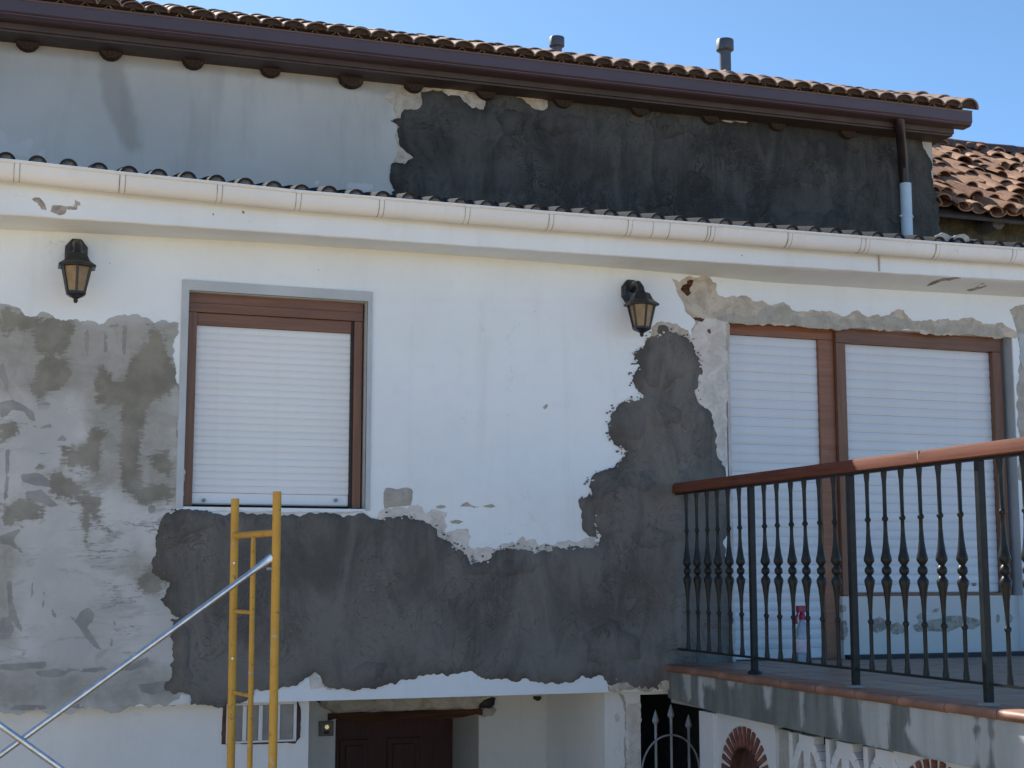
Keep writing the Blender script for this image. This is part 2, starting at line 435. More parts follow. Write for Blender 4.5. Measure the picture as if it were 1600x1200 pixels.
class MB:
    def __init__(s):
        s.v, s.f, s.mi = [], [], []

    def add(s, vs, fs, mi=0):
        k = len(s.v)
        s.v += [tuple(v) for v in vs]
        s.f += [tuple(i + k for i in f) for f in fs]
        s.mi += [mi] * len(fs)
        return s

    def box(s, x0, x1, y0, y1, z0, z1, mi=0):
        vs = [(x, y, z) for x in (x0, x1) for y in (y0, y1) for z in (z0, z1)]
        return s.add(vs, [(0, 1, 3, 2), (4, 6, 7, 5), (0, 4, 5, 1), (2, 3, 7, 6), (0, 2, 6, 4), (1, 5, 7, 3)], mi)

    def tube(s, p0, p1, r0, r1=None, n=16, mi=0, caps=True):
        p0, p1 = Vector(p0), Vector(p1)
        r1 = r0 if r1 is None else r1
        d = (p1 - p0).normalized()
        a = d.orthogonal().normalized()
        b = d.cross(a)
        vs = []
        for p, r in ((p0, r0), (p1, r1)):
            for i in range(n):
                t = 2 * math.pi * i / n
                vs.append(p + a * (r * math.cos(t)) + b * (r * math.sin(t)))
        fs = [(i, (i + 1) % n, n + (i + 1) % n, n + i) for i in range(n)]
        if caps:
            fs += [tuple(range(n - 1, -1, -1)), tuple(range(n, 2 * n))]
        return s.add(vs, fs, mi)

    def path(s, pts, r, n=12, mi=0):
        pts = [Vector(p) for p in pts]
        rr = r if isinstance(r, (list, tuple)) else [r] * len(pts)
        rings = []
        a = None
        for i, p in enumerate(pts):
            d = (pts[min(i + 1, len(pts) - 1)] - pts[max(i - 1, 0)]).normalized()
            if a is None:
                a = d.orthogonal().normalized()
            a = (a - d * a.dot(d)).normalized()
            b = d.cross(a)
            rings.append([p + a * (rr[i] * math.cos(2 * math.pi * k / n)) + b * (rr[i] * math.sin(2 * math.pi * k / n)) for k in range(n)])
        vs = [v for q in rings for v in q]
        fs = []
        for i in range(len(pts) - 1):
            for k in range(n):
                fs.append((i * n + k, i * n + (k + 1) % n, (i + 1) * n + (k + 1) % n, (i + 1) * n + k))
        fs += [tuple(range(n - 1, -1, -1)), tuple(range((len(pts) - 1) * n, len(pts) * n))]
        return s.add(vs, fs, mi)

    def lathe(s, prof, c=(0, 0, 0), n=16, mi=0, rot=0.0):
        vs, fs = [], []
        for (r, z) in prof:
            for i in range(n):
                t = 2 * math.pi * i / n + rot
                vs.append((c[0] + r * math.cos(t), c[1] + r * math.sin(t), c[2] + z))
        for j in range(len(prof) - 1):
            for i in range(n):
                fs.append((j * n + i, j * n + (i + 1) % n, (j + 1) * n + (i + 1) % n, (j + 1) * n + i))
        fs += [tuple(range(n - 1, -1, -1)), tuple(range((len(prof) - 1) * n, len(prof) * n))]
        return s.add(vs, fs, mi)

    def prism(s, poly, y0, y1, mi=0):
        """poly in x,z ; extruded along y"""
        n = len(poly)
        vs = [(x, y0, z) for x, z in poly] + [(x, y1, z) for x, z in poly]
        fs = [tuple(range(n)), tuple(range(2 * n - 1, n - 1, -1))]
        fs += [(i, (i + 1) % n, n + (i + 1) % n, n + i) for i in range(n)]
        return s.add(vs, fs, mi)

    def sweep(s, prof, stations, mi=0, closed=False, caps=True):
        """prof: list of (dy,dz); stations: list of (x,y,z)"""
        n = len(prof)
        vs = [(x, y + a, z + b) for (x, y, z) in stations for (a, b) in prof]
        fs = []
        m = n if closed else n - 1
        for i in range(len(stations) - 1):
            for k in range(m):
                fs.append((i * n + k, i * n + (k + 1) % n, (i + 1) * n + (k + 1) % n, (i + 1) * n + k))
        if closed and caps:
            fs += [tuple(range(n)), tuple(range(len(stations) * n - 1, (len(stations) - 1) * n - 1, -1))]
        return s.add(vs, fs, mi)

    def build(s, name, mats, parent=None, smooth=False, bevel=0.0, loc=None, autosm=None):
        me = bpy.data.meshes.new(name)
        me.from_pydata(s.v, [], s.f)
        mats = mats if isinstance(mats, (list, tuple)) else [mats]
        for m in mats:
            me.materials.append(m)
        me.polygons.foreach_set('material_index', s.mi)
        import bmesh
        bm = bmesh.new()
        bm.from_mesh(me)
        bmesh.ops.recalc_face_normals(bm, faces=bm.faces)
        bm.to_mesh(me)
        bm.free()
        if smooth:
            for p in me.polygons:
                p.use_smooth = True
            me.set_sharp_from_angle(angle=R(autosm or 40))
        o = bpy.data.objects.new(name, me)
        COL.objects.link(o)
        if loc is not None:
            o.location = loc
        if parent:
            o.parent = parent
        if bevel:
            b = o.modifiers.new('bevel', 'BEVEL')
            b.width = bevel
            b.segments = 2
            b.limit_method = 'ANGLE'
            b.angle_limit = R(50)
        return o


def dup(o, parent=None, loc=None, rot=None, scale=None):
    c = o.copy()
    COL.objects.link(c)
    if parent:
        c.parent = parent
    if loc is not None:
        c.location = loc
    if rot is not None:
        c.rotation_euler = rot
    if scale is not None:
        c.scale = scale
    return c


# ------------------------------------------------------------------ ragged thin layers on a wall plane
def inside(P, poly):
    x, y = P[:, 0], P[:, 1]
    r = np.zeros(len(P), bool)
    n = len(poly)
    j = n - 1
    for i in range(n):
        xi, yi = poly[i]
        xj, yj = poly[j]
        c = ((yi > y) != (yj > y)) & (x < (xj - xi) * (y - yi) / ((yj - yi) if yj != yi else 1e-12) + xi)
        r ^= c
        j = i
    return r


def dist_poly(P, poly):
    d = np.full(len(P), 1e9)
    A = np.array(poly)
    B = np.roll(A, -1, axis=0)
    for a, b in zip(A, B):
        ab = b - a
        L = max(ab @ ab, 1e-12)
        t = np.clip(((P - a) @ ab) / L, 0, 1)
        q = a + t[:, None] * ab
        d = np.minimum(d, np.hypot(*(P - q).T))
    return d


def sdfield(P, polys, wd):
    """1 inside, 0 outside, 0.5 on the outline, blending over wd metres each way"""
    out = np.zeros(len(P))
    for poly in polys:
        A = np.array(poly)
        lo, hi = A.min(0) - wd * 2, A.max(0) + wd * 2
        k = np.where(((P >= lo) & (P <= hi)).all(1))[0]
        if not len(k):
            continue
        Q = P[k]
        d = dist_poly(Q, poly)
        sgn = np.where(inside(Q, poly), 1, -1)
        out[k] = np.maximum(out[k], np.clip(0.5 + sgn * d / (2 * wd), 0, 1))
    return out


def fract(poly, amp, minlen, rng):
    pts = [np.array(p, float) for p in poly]
    while True:
        new, ch = [], False
        n = len(pts)
        for i in range(n):
            a, b = pts[i], pts[(i + 1) % n]
            new.append(a)
            L = np.hypot(*(b - a))
            if L > minlen * 1.6:
                nrm = np.array([-(b - a)[1], (b - a)[0]])
                m = (a + b) / 2 + nrm * (rng.uniform(-amp, amp) * min(1.0, 0.13 / L))
                new.append(m)
                ch = True
        pts = new
        if not ch:
            break
    return [tuple(p) for p in pts]


def w2(pts, Y):
    """photo outline -> x,z on plane y=Y"""
    r = []
    for p in pts:
        q = onY(p[0], p[1], Y)
        r.append((q.x, q.z))
    return r


def layer(name, pts, Y, t, mat, parent, res=0.03, amp=0.14, minlen=0.012, lump=0.0, lscale=5.0, seed=1,
          stains=None, edge=0.010, raw=False, label=None):
    rng = random.Random(seed)
    poly = pts if raw else w2(pts, Y)
    poly = fract(poly, amp, minlen, rng)
    A = np.array(poly)
    lo, hi = A.min(0), A.max(0)
    gx, gz = np.meshgrid(np.arange(lo[0], hi[0], res), np.arange(lo[1], hi[1], res))
    P = np.stack([gx.ravel(), gz.ravel()], 1)
    nr = np.random.RandomState(seed)
    P = P + nr.uniform(-.3, .3, P.shape) * res
    P = P[inside(P, poly)]
    if len(P):
        d = dist_poly(P, poly)
        P = P[d > min(res, 0.02) * 0.5]
    V = [Vector(p) for p in poly] + [Vector(p) for p in P]
    n = len(poly)
    E = [(i, (i + 1) % n) for i in range(n)]
    vs, es, fs, ov, oe, of = delaunay_2d_cdt(V, E, [], 1, 1e-7)
    Q = np.array([(v.x, v.y) for v in vs])
    d = dist_poly(Q, poly)
    isb = d < 1e-6
    dep = t * (0.45 + 0.55 * (1 - np.exp(-d / edge)))
    if lump:
        for i, q in enumerate(Q):
            if d[i] > 1e-6:
                k = min(1, d[i] / 0.05)
                dep[i] += k * lump * (noise.noise((q[0] * lscale, q[1] * lscale, seed * 3.1)) +
                                      0.5 * noise.noise((q[0] * lscale * 2.7, q[1] * lscale * 2.7, seed * 1.7)))
        dep = np.maximum(dep, t * 0.3)
    verts = [(q[0], Y - dp, q[1]) for q, dp in zip(Q, dep)]
    faces = [tuple(f) for f in fs]
    # skirt from boundary edges back into the wall
    cnt = {}
    for f in faces:
        for i in range(len(f)):
            e = (f[i], f[(i + 1) % len(f)])
            cnt[tuple(sorted(e))] = cnt.get(tuple(sorted(e)), 0) + 1
    back = {}
    for f in list(faces):
        for i in range(len(f)):
            a, b = f[i], f[(i + 1) % len(f)]
            if cnt[tuple(sorted((a, b)))] == 1:
                for v in (a, b):
                    if v not in back:
                        back[v] = len(verts)
                        verts.append((verts[v][0], Y + 0.006, verts[v][2]))
                faces.append((a, b, back[b], back[a]))
    me = bpy.data.meshes.new(name)
    me.from_pydata(verts, [], faces)
    me.materials.append(mat)
    import bmesh
    bm = bmesh.new()
    bm.from_mesh(me)
    bmesh.ops.recalc_face_normals(bm, faces=bm.faces)
    if sum(f.normal.y * f.calc_area() for f in bm.faces) > 0:
        bmesh.ops.reverse_faces(bm, faces=bm.faces)
    bm.to_mesh(me)
    bm.free()
    for p in me.polygons:
        p.use_smooth = True
    me.set_sharp_from_angle(angle=R(50))
    PP = np.array([(v[0], v[2]) for v in verts])
    for an, (polys, wd) in (stains or {}).items():
        at = me.attributes.new(an, 'FLOAT', 'POINT')
        at.data.foreach_set('value', sdfield(PP, [w2(s, Y) for s in polys], wd).astype(np.float32))
    rm = me.attributes.new('rim', 'FLOAT', 'POINT')
    dd = np.zeros(len(verts))
    dd[:len(d)] = d
    rm.data.foreach_set('value', np.exp(-dd / 0.045).astype(np.float32))
    o = bpy.data.objects.new(name, me)
    COL.objects.link(o)
    o.parent = parent
    if label:
        o['label'] = label
    return o


def wall_grid(name, x0, x1, z0, z1, holes, Y, thick, mat, parent, res=0.04, stains=None, wob=0.0):
    """a wall slab with rectangular openings; front face finely divided so that stains can be given per vertex"""
    xs = sorted(set([x0, x1] + [h[0] for h in holes] + [h[1] for h in holes]))
    zs = sorted(set([z0, z1] + [h[2] for h in holes] + [h[3] for h in holes]))

    def fill(a):
        r = [a[0]]
        for u, v in zip(a, a[1:]):
            k = max(1, int(round((v - u) / res)))
            r += [u + (v - u) * i / k for i in range(1, k + 1)]
        return r
    X, Z = fill(xs), fill(zs)
    idx, verts, faces = {}, [], []

    def vid(i, j, b):
        if (i, j, b) not in idx:
            idx[(i, j, b)] = len(verts)
            y = Y + thick if b else Y + wob * noise.noise((X[i] * 1.3, Z[j] * 1.3, 4.2))
            verts.append((X[i], y, Z[j]))
        return idx[(i, j, b)]

    def solid(i, j):
        if i < 0 or j < 0 or i >= len(X) - 1 or j >= len(Z) - 1:
            return False
        cx, cz = (X[i] + X[i + 1]) / 2, (Z[j] + Z[j + 1]) / 2
        return not any(h[0] < cx < h[1] and h[2] < cz < h[3] for h in holes)
    for i in range(len(X) - 1):
        for j in range(len(Z) - 1):
            if not solid(i, j):
                continue
            q = [(i, j), (i + 1, j), (i + 1, j + 1), (i, j + 1)]
            faces.append(tuple(vid(a, b, 0) for a, b in q))
            for (di, dj, e) in ((-1, 0, (3, 0)), (1, 0, (1, 2)), (0, -1, (0, 1)), (0, 1, (2, 3))):
                if not solid(i + di, j + dj):
                    a, b = q[e[0]], q[e[1]]
                    faces.append((vid(*b, 0), vid(*a, 0), vid(*a, 1), vid(*b, 1)))
    me = bpy.data.meshes.new(name)
    me.from_pydata(verts, [], faces)
    me.materials.append(mat)
    for p in me.polygons:
        p.use_smooth = True
    me.set_sharp_from_angle(angle=R(40))
    PP = np.array([(v[0], v[2]) for v in verts])
    for an, (polys, wd) in (stains or {}).items():
        at = me.attributes.new(an, 'FLOAT', 'POINT')
        at.data.foreach_set('value', sdfield(PP, [w2(s, Y) for s in polys], wd).astype(np.float32))
    o = bpy.data.objects.new(name, me)
    COL.objects.link(o)
    o.parent = parent
    return o


# ------------------------------------------------------------------ ground
gb = MB()
rows = [(-400, 1.35), (-40, 1.35), (-7.6, 1.35), (-6.2, 0.9), (-5.0, 0.25), (-4.2, 0.0), (60, 0.0), (400, 0.0)]
colx = [-400, -30, -8, 0, 8, 30, 400]
gb.add([(x, y, z) for (y, z) in rows for x in colx],
       [(j * 7 + i, j * 7 + i + 1, (j + 1) * 7 + i + 1, (j + 1) * 7 + i) for j in range(7) for i in range(6)])
mg = M_plain('yard_concrete', (0.47, 0.345, 0.20), 0.9, 0.25, 0.7, 0.4, 12)
tag(gb.build('ground', mg), 'pale concrete yard sloping up away from the house', kind='structure')

# ------------------------------------------------------------------ the house
HL = -3.0                                # left end (out of frame)
HR = 9.2
YL = 0.10                                # plane of the lower storey
YU = 1.95                                # plane of the set back upper storey
house = tag(empty('house', (3.5, 0, 0)),
            'white rendered house under repair with dark mortar patches and roller shutters', 'house')


def P(o):
    """children keep world coordinates"""
    o.matrix_parent_inverse = house.matrix_world.inverted()
    return o


house.location = (0, 0, 0)

zb = onY(400, 1098, 0).z                  # bottom of the facade
ZSL = [(-500, 305, 340), (0, 335, 358.5), (200, 348, 368), (400, 361.5, 378.5), (600, 375.5, 391), (800, 389, 405.5),
       (1000, 402.5, 422), (1200, 415, 441), (1400, 427.5, 453.5), (1600, 439.5, 464.5), (1900, 458, 482)]
ztop = max(onY(a, c, 0).z for a, b, c in ZSL) + 0.03

WIN = (onY(291, 600, 0).x, onY(573, 600, 0).x, onY(430, 793.5, 0).z, onY(430, 462, 0).z)
wl, wr = WIN[0], WIN[1]
DX0, DX1 = onY(1136, 700, 0).x, onY(1589, 700, 0).x
DZ1 = onY(1340, 511, 0).z
TZ = 2.43                                 # terrace floor
DXM = onY(1302, 700, 0.06).x
SILLZ = onY(1440, 931, 0.06).z

face_marks = [
    [(783, 649), (789, 648), (789, 652), (784, 654)], [(795, 648), (800, 648), (799, 652), (795, 652)],
    [(848, 635), (853, 635), (853, 638), (848, 638)], [(894, 643), (899, 643), (898, 647), (894, 647)],
    [(588, 783), (591, 783), (591, 787), (588, 787)],
    [(52, 336 + 30), (80, 367), (80, 369), (52, 368)],
]
facade = P(wall_grid('facade_wall', HL, HR, zb, ztop, [WIN, (DX0, DX1, TZ - 0.02, DZ1)], 0.0, 0.40, MT['white'], house,
           res=0.06, stains={'stain': (face_marks, 0.006)}, wob=0.008))

# door opening: the window half stands on a low sill wall
sill_marks = [[(1310, 948), (1320, 944), (1324, 952), (1316, 958)], [(1312, 975), (1322, 968), (1326, 990), (1318, 1002), (1312, 995)], [(1362, 968), (1375, 963), (1386, 970), (1384, 984), (1370, 990), (1362, 985)],
              [(1386, 978), (1402, 972), (1416, 980), (1412, 990), (1395, 992)], [(1432, 962), (1440, 955), (1447, 960), (1444, 968), (1434, 968)], [(1456, 952), (1468, 950), (1466, 957), (1456, 958)],
              [(1424, 978), (1440, 970), (1462, 968), (1480, 962), (1505, 962), (1530, 968), (1534, 976), (1520, 984), (1500, 980), (1480, 988), (1455, 986), (1432, 988)], [(1556, 962), (1562, 958), (1562, 972), (1556, 974)], [(1578, 958), (1584, 965), (1580, 975), (1574, 970)]]
P(wall_grid('sill_wall', DXM + 0.035, DX1, TZ - 0.02, SILLZ, [], 0.055, 0.3, M_white('sill_wall_paint', (0.62, 0.615, 0.60)), house, res=0.02, stains={'stain': (sill_marks, 0.03)}))
P(MB().box(DXM + 0.04, DX1 + 2.0, 0.0 - 0.02, 0.054, TZ - 0.001, TZ + 0.028).build('shadow_gap_strip', MT['rubber'], house))  # black strip standing in for the shadow gap above the floor

# grey left cement
A_out = [(-420, 470), (-200, 470), (-60, 472), (0, 474), (18, 477), (32, 482), (48, 495), (62, 488), (80, 492), (95, 501), (110, 499), (125, 503), (140, 501), (155, 508), (175, 496),
         (195, 491), (210, 491), (225, 496), (240, 505), (252, 500), (262, 503), (279, 505), (281, 640), (281, 786), (272, 795), (290, 805), (300, 1000),
         (300, 1101.5), (265, 1103), (200, 1105), (130, 1107.5), (60, 1110), (0, 1112), (-200, 1118), (-420, 1124)]
st_olive = [
    [(50, 570), (65, 560), (95, 557), (110, 560), (108, 585), (100, 600), (88, 608), (62, 616), (45, 606), (42, 597), (60, 590), (52, 580)],
    [(52, 520), (60, 500), (90, 498), (112, 508), (112, 530), (105, 552), (85, 556), (60, 552), (50, 545)],
    [(0, 482), (20, 480), (42, 492), (70, 494), (60, 512), (30, 515), (0, 520)],
    [(205, 562), (225, 545), (240, 528), (235, 515), (252, 520), (262, 545), (262, 560), (282, 575), (282, 602), (260, 615), (240, 625), (230, 645), (224, 665), (222, 690), (219, 720), (218, 750),
     (219, 765), (255, 757), (272, 765), (272, 778), (250, 785), (222, 785), (200, 775), (191, 765), (187, 745), (190, 735), (186, 710), (188, 680), (193, 668), (188, 655), (187, 635), (178, 620), (170, 605), (190, 590)],
    [(101, 700), (125, 702), (135, 688), (142, 668), (150, 665), (160, 670), (160, 700), (158, 730), (150, 742), (135, 735), (118, 727), (112, 738), (102, 728)],
    [(62, 730), (90, 743), (115, 750), (130, 760), (132, 775), (150, 780), (157, 790), (155, 805), (168, 838), (150, 815), (142, 805), (139, 830), (138, 864), (132, 830), (128, 800), (128, 787), (105, 778), (88, 770), (80, 760), (75, 745)],
    [(0, 785), (30, 784), (62, 785), (64, 808), (45, 816), (0, 820)],
    [(0, 662), (32, 665), (30, 675), (10, 685), (0, 692)],
    [(230, 715), (240, 700), (262, 705), (270, 725), (265, 745), (240, 735)],
    [(160, 575), (175, 590), (180, 625), (170, 640), (152, 630), (150, 600)],
    [(212, 905), (235, 885), (262, 908), (255, 925), (225, 922)],
    [(140, 690), (145, 676), (165, 668), (165, 690), (158, 700)],
]
st_wash = [[(-400, 470), (0, 480), (60, 495), (150, 505), (200, 495), (280, 505), (280, 790), (225, 790), (190, 770), (150, 760), (120, 720), (135, 640), (115, 610), (60, 625), (-400, 560)],
           [(-400, 1030), (0, 1035), (120, 1040), (230, 1030), (290, 1060), (290, 1105), (0, 1112), (-400, 1120)], [(170, 870), (215, 850), (240, 880), (262, 905), (250, 940), (215, 925)], [(0, 840), (30, 850), (25, 1010), (-100, 1010), (-100, 840)]]
st_scr = [
    [(0, 628), (20, 624), (35, 632), (52, 643), (56, 660), (45, 655), (38, 643), (20, 640), (10, 650), (0, 655)],
    [(0, 560), (6, 570), (14, 598), (10, 615), (6, 600), (0, 590)],
    [(56, 629), (75, 628), (90, 631), (75, 633), (58, 633)], [(83, 641), (100, 637), (110, 628), (104, 641), (90, 642)],
    [(30, 660), (55, 664), (60, 668), (75, 662), (90, 667), (75, 668), (62, 670), (50, 666)],
    [(88, 690), (96, 679), (103, 683), (108, 698), (102, 690), (92, 689)],
    [(60, 708), (82, 707), (80, 709), (60, 710)],
    [(8, 700), (16, 703), (14, 745), (12, 785), (5, 785), (9, 745)],
    [(32, 742), (60, 738), (80, 752), (82, 762), (50, 758), (34, 752)],
    [(40, 768), (65, 765), (80, 780), (92, 790), (80, 793), (55, 782), (40, 780)],
    [(0, 838), (25, 828), (38, 822), (30, 832), (20, 845), (35, 860), (47, 870), (30, 862), (15, 852), (0, 850)],
    [(90, 941), (103, 958), (118, 968), (126, 955), (137, 950), (147, 957), (146, 970), (136, 980), (148, 998), (160, 1018), (146, 1010), (132, 994), (122, 978), (110, 964), (98, 955)],
    [(172, 994), (176, 1000), (176, 1013), (171, 1008)], [(176, 966), (182, 975), (185, 988), (179, 984)], [(158, 953), (165, 947), (162, 955)],
    [(0, 1038), (72, 1033), (73, 1042), (50, 1044), (30, 1048), (0, 1046)],
    [(100, 1040), (120, 1046), (160, 1042), (172, 1045), (150, 1050), (110, 1049)],
    [(55, 1050), (90, 1044), (110, 1052), (90, 1058), (62, 1058)],
    [(200, 1038), (232, 1027), (232, 1037), (205, 1048), (185, 1048)],
    [(215, 1070), (262, 1063), (262, 1080), (240, 1085), (222, 1082)],
    [(12, 1105), (30, 1101), (70, 1102), (75, 1108), (40, 1110), (15, 1109)],
    [(110, 1104), (122, 1099), (134, 1105), (120, 1108)],
    [(50, 908), (53, 915), (51, 952), (48, 930)], [(66, 922), (70, 924), (68, 960), (66, 950)], [(80, 952), (86, 955), (88, 966), (82, 962)],
    [(10, 910), (18, 905), (20, 940), (28, 965), (38, 990), (30, 985), (14, 960)],
    [(0, 965), (15, 962), (22, 985), (15, 998), (0, 998)],
    [(132, 520), (137, 512), (140, 530), (136, 560), (132, 545)], [(163, 520), (167, 512), (168, 545), (165, 570), (162, 550)], [(192, 510), (198, 506), (197, 545), (194, 565), (190, 540)],
    [(165, 512), (180, 505), (192, 512), (180, 511)], [(5, 512), (30, 508), (30, 511), (6, 516)],
    [(275, 665), (282, 662), (282, 686), (275, 684)], [(232, 790), (240, 789), (245, 795), (238, 803), (231, 800)],
]
P(layer('cement_patch', A_out, 0.0, 0.006, MT['cement'], house, res=0.016, amp=0.20, minlen=0.010, lump=0.0022, lscale=3, seed=3,
        stains={'stain': (st_olive, 0.05), 'scrape': (st_scr, 0.010), 'wash': (st_wash, 0.10)}, label='weathered grey cement patch with olive damp stains left of the window'))

# exposed older layers round the terrace door, below the dark mortar edge
C_out = [(1050, 435), (1062, 441), (1071, 433), (1090, 434), (1110, 435), (1113, 440), (1120, 445), (1121, 460), (1135, 465), (1150, 464), (1162, 462), (1175, 470),
         (1190, 469), (1200, 476), (1215, 475), (1225, 472), (1235, 481), (1250, 487), (1272, 484), (1290, 487), (1305, 489), (1315, 494), (1330, 488), (1342, 486), (1360, 495), (1372, 491),
         (1380, 496), (1395, 487), (1412, 484), (1420, 497), (1450, 500), (1460, 502), (1487, 501), (1507, 496), (1522, 497), (1535, 505), (1547, 506), (1562, 504), (1572, 510), (1588, 520), (1588, 528),
         (1350, 511.5), (1137, 503.5), (1136, 560), (1120, 560), (1105, 545), (1085, 530), (1080, 517), (1087, 505), (1080, 495), (1070, 485), (1067, 472), (1060, 462), (1057, 450)]
P(layer('old_render_patch', C_out, 0.0, 0.006, MT['sub'], house, res=0.03, amp=0.16, lump=0.003, lscale=9, seed=5,
        label='exposed beige render strip above the terrace door'))
P(layer('ledge_of_render', [(1118, 497), (1150, 490), (1180, 493), (1190, 480), (1225, 478), (1240, 492), (1270, 493), (1310, 499), (1345, 501), (1365, 500), (1395, 494), (1425, 503), (1470, 508), (1500, 505), (1530, 508),
                            (1568, 514), (1568, 525), (1350, 511.5), (1137, 503.5), (1120, 502)], 0.0, 0.012, MT['sub_grey'], house, seed=15, amp=0.1,
        label='grey cement ledge along the head of the terrace door'))
P(layer('pale_plaster', [(1088, 508), (1100, 495), (1137, 503.5), (1136, 600), (1136, 700), (1137, 770), (1118, 745), (1110, 700), (1095, 650), (1080, 620), (1085, 560), (1078, 533)],
        0.0, 0.010, MT['sub_pale'], house, res=0.03, amp=0.12, lump=0.003, lscale=10, seed=6, label='pale plaster beside the left jamb of the terrace door'))
P(layer('brick_showing', [(1101, 516), (1106, 512), (1118, 514), (1119, 521), (1104, 523)], 0.0, 0.017, MT['brick'], house, seed=9))
P(layer('raw_hollow', [(1083, 497), (1092, 496), (1102, 499), (1111, 503), (1108, 505), (1098, 502), (1090, 501)], 0.0, 0.018, MT['brown_edge'], house, seed=10, amp=0.25))
P(layer('raw_hollow', [(1063, 452), (1066, 446), (1072, 444), (1077, 437), (1083, 438), (1081, 445), (1077, 450), (1079, 458), (1074, 463), (1068, 457)], 0.0, 0.017, MT['beam'], house, seed=11, amp=0.25))
P(layer('broken_rim', [(1016, 530), (1018, 512), (1024, 506), (1032, 502), (1045, 503), (1058, 506), (1066, 513), (1075, 516), (1078, 530), (1085, 545), (1075, 545), (1060, 535), (1020, 540)],
        0.0, 0.006, MT['sub'], house, seed=12, res=0.02, amp=0.15, lump=0.003, lscale=14, label='broken beige rim at the top of the tall mortar patch'))
# pale rim below the window and along the white field
P(layer('broken_rim', [(585, 815), (592, 800), (615, 792), (637, 795), (642, 789), (652, 788), (660, 792), (665, 802), (675, 795), (687, 797), (700, 800), (695, 812), (699, 822), (694, 832), (710, 829), (722, 826), (732, 827), (736, 840),
                       (731, 852), (740, 858), (755, 856), (775, 858), (800, 846), (806, 852), (816, 838), (822, 846), (836, 842), (842, 853), (866, 852), (872, 846), (905, 846), (915, 840), (928, 838), (935, 862), (860, 872), (770, 885), (735, 890), (690, 850), (640, 820)],
        0.0, 0.005, MT['sub_pale'], house, res=0.02, amp=0.18, lump=0.003, lscale=16, seed=13, label='chipped pale rim between white paint and dark mortar'))
P(layer('filler_square', [(599, 770), (602, 763), (607, 762), (620, 764.5), (637, 762), (643, 764), (645, 768), (644, 780), (641, 790), (620, 791), (601, 795), (599, 785)],
        0.0, 0.007, MT['sub_grey'], house, seed=14, amp=0.05, label='small square of grey filler right of the window foot'))
P(layer('filler_smear', [(718, 791.5), (723, 787), (730, 784), (736, 789), (745, 792), (757, 790), (770, 788), (775, 792), (765, 793), (740, 793.5)], 0.0, 0.003, MT['sub_grey'], house, seed=16, amp=0.1))
P(layer('filler_smear', [(680, 792), (688, 789), (697, 791), (694, 794), (683, 794)], 0.0, 0.003, MT['sub_grey'], house, seed=17, amp=0.1))
P(layer('filler_smear', [(702, 814), (712, 812), (725, 815), (716, 819), (706, 818)], 0.0, 0.003, MT['sub_grey'], house, seed=18, amp=0.1))

# the large fresh mortar patch
B_out = [(262, 801), (275, 797.5), (300, 798), (330, 800), (345, 804), (362, 802), (385, 803), (400, 804.5), (412, 802), (440, 806), (455, 803), (480, 802), (500, 801), (525, 803), (550, 806), (570, 803), (590, 811), (605, 808),
         (620, 807), (640, 811), (652, 812), (665, 817), (682, 827), (687, 840), (702, 846), (710, 855), (720, 861), (732, 876), (742, 884), (750, 880), (762, 875), (770, 865), (780, 860), (790, 856), (800, 858), (815, 858), (832, 862), (850, 860),
         (862, 861), (870, 854), (885, 857), (907, 856), (930, 852), (937, 846), (940, 836), (933, 829), (929, 815), (929, 800), (925, 780), (920, 760), (925, 745), (940, 736), (960, 730), (968, 722), (975, 715), (979, 705), (972, 701),
         (960, 695), (954, 683), (951, 675), (949, 662), (955, 647), (965, 635), (980, 625), (990, 627), (997, 626), (1010, 620), (997, 612), (991, 601), (987, 595), (992, 582), (1000, 572), (991, 562), (990, 550), (1000, 543),
         (1007, 540), (1015, 527), (1030, 523), (1038, 519), (1047, 518), (1056, 520), (1066, 525), (1077, 532), (1085, 547), (1088, 558), (1096, 562), (1090, 568), (1097, 577), (1091, 590), (1091, 601), (1084, 612), (1089, 627),
         (1100, 637), (1112, 647), (1117, 670), (1120, 712), (1128, 722), (1127, 725), (1134, 742), (1141, 765), (1139, 900), (1141, 1050), (1070, 1050), (1062, 1050), (1052, 1072), (1040, 1070), (1030, 1076), (1005, 1077), (985, 1075), (950, 1077), (948, 1065),
         (937, 1055), (907, 1056), (882, 1065), (857, 1067), (832, 1065), (815, 1060), (790, 1060), (762, 1060), (745, 1055), (700, 1057), (655, 1055), (632, 1062), (600, 1070), (572, 1075), (550, 1079), (532, 1076), (512, 1074),
         (502, 1060), (491, 1050), (484, 1056), (470, 1065), (450, 1074), (435, 1077), (415, 1078), (400, 1076), (396, 1086), (380, 1097), (355, 1099.5), (320, 1101), (298, 1101), (297, 1086), (287, 1082), (257, 1077), (260, 1065), (267, 1060),
         (265, 1040), (270, 1017), (265, 995), (272, 970), (280, 965), (265, 952), (250, 937), (260, 927), (265, 910), (250, 905), (237, 895), (236, 880), (243, 855), (245, 830), (250, 815)]
P(layer('mortar_patch', B_out, 0.0, 0.018, MT['mortar'], house, res=0.022, amp=0.20, minlen=0.010, lump=0.006, lscale=4, seed=21,
        label='wide dark fresh mortar patch below the window and up beside the lamp'))
rs_ = random.Random(55)
bw = w2(B_out[:92], 0.0)


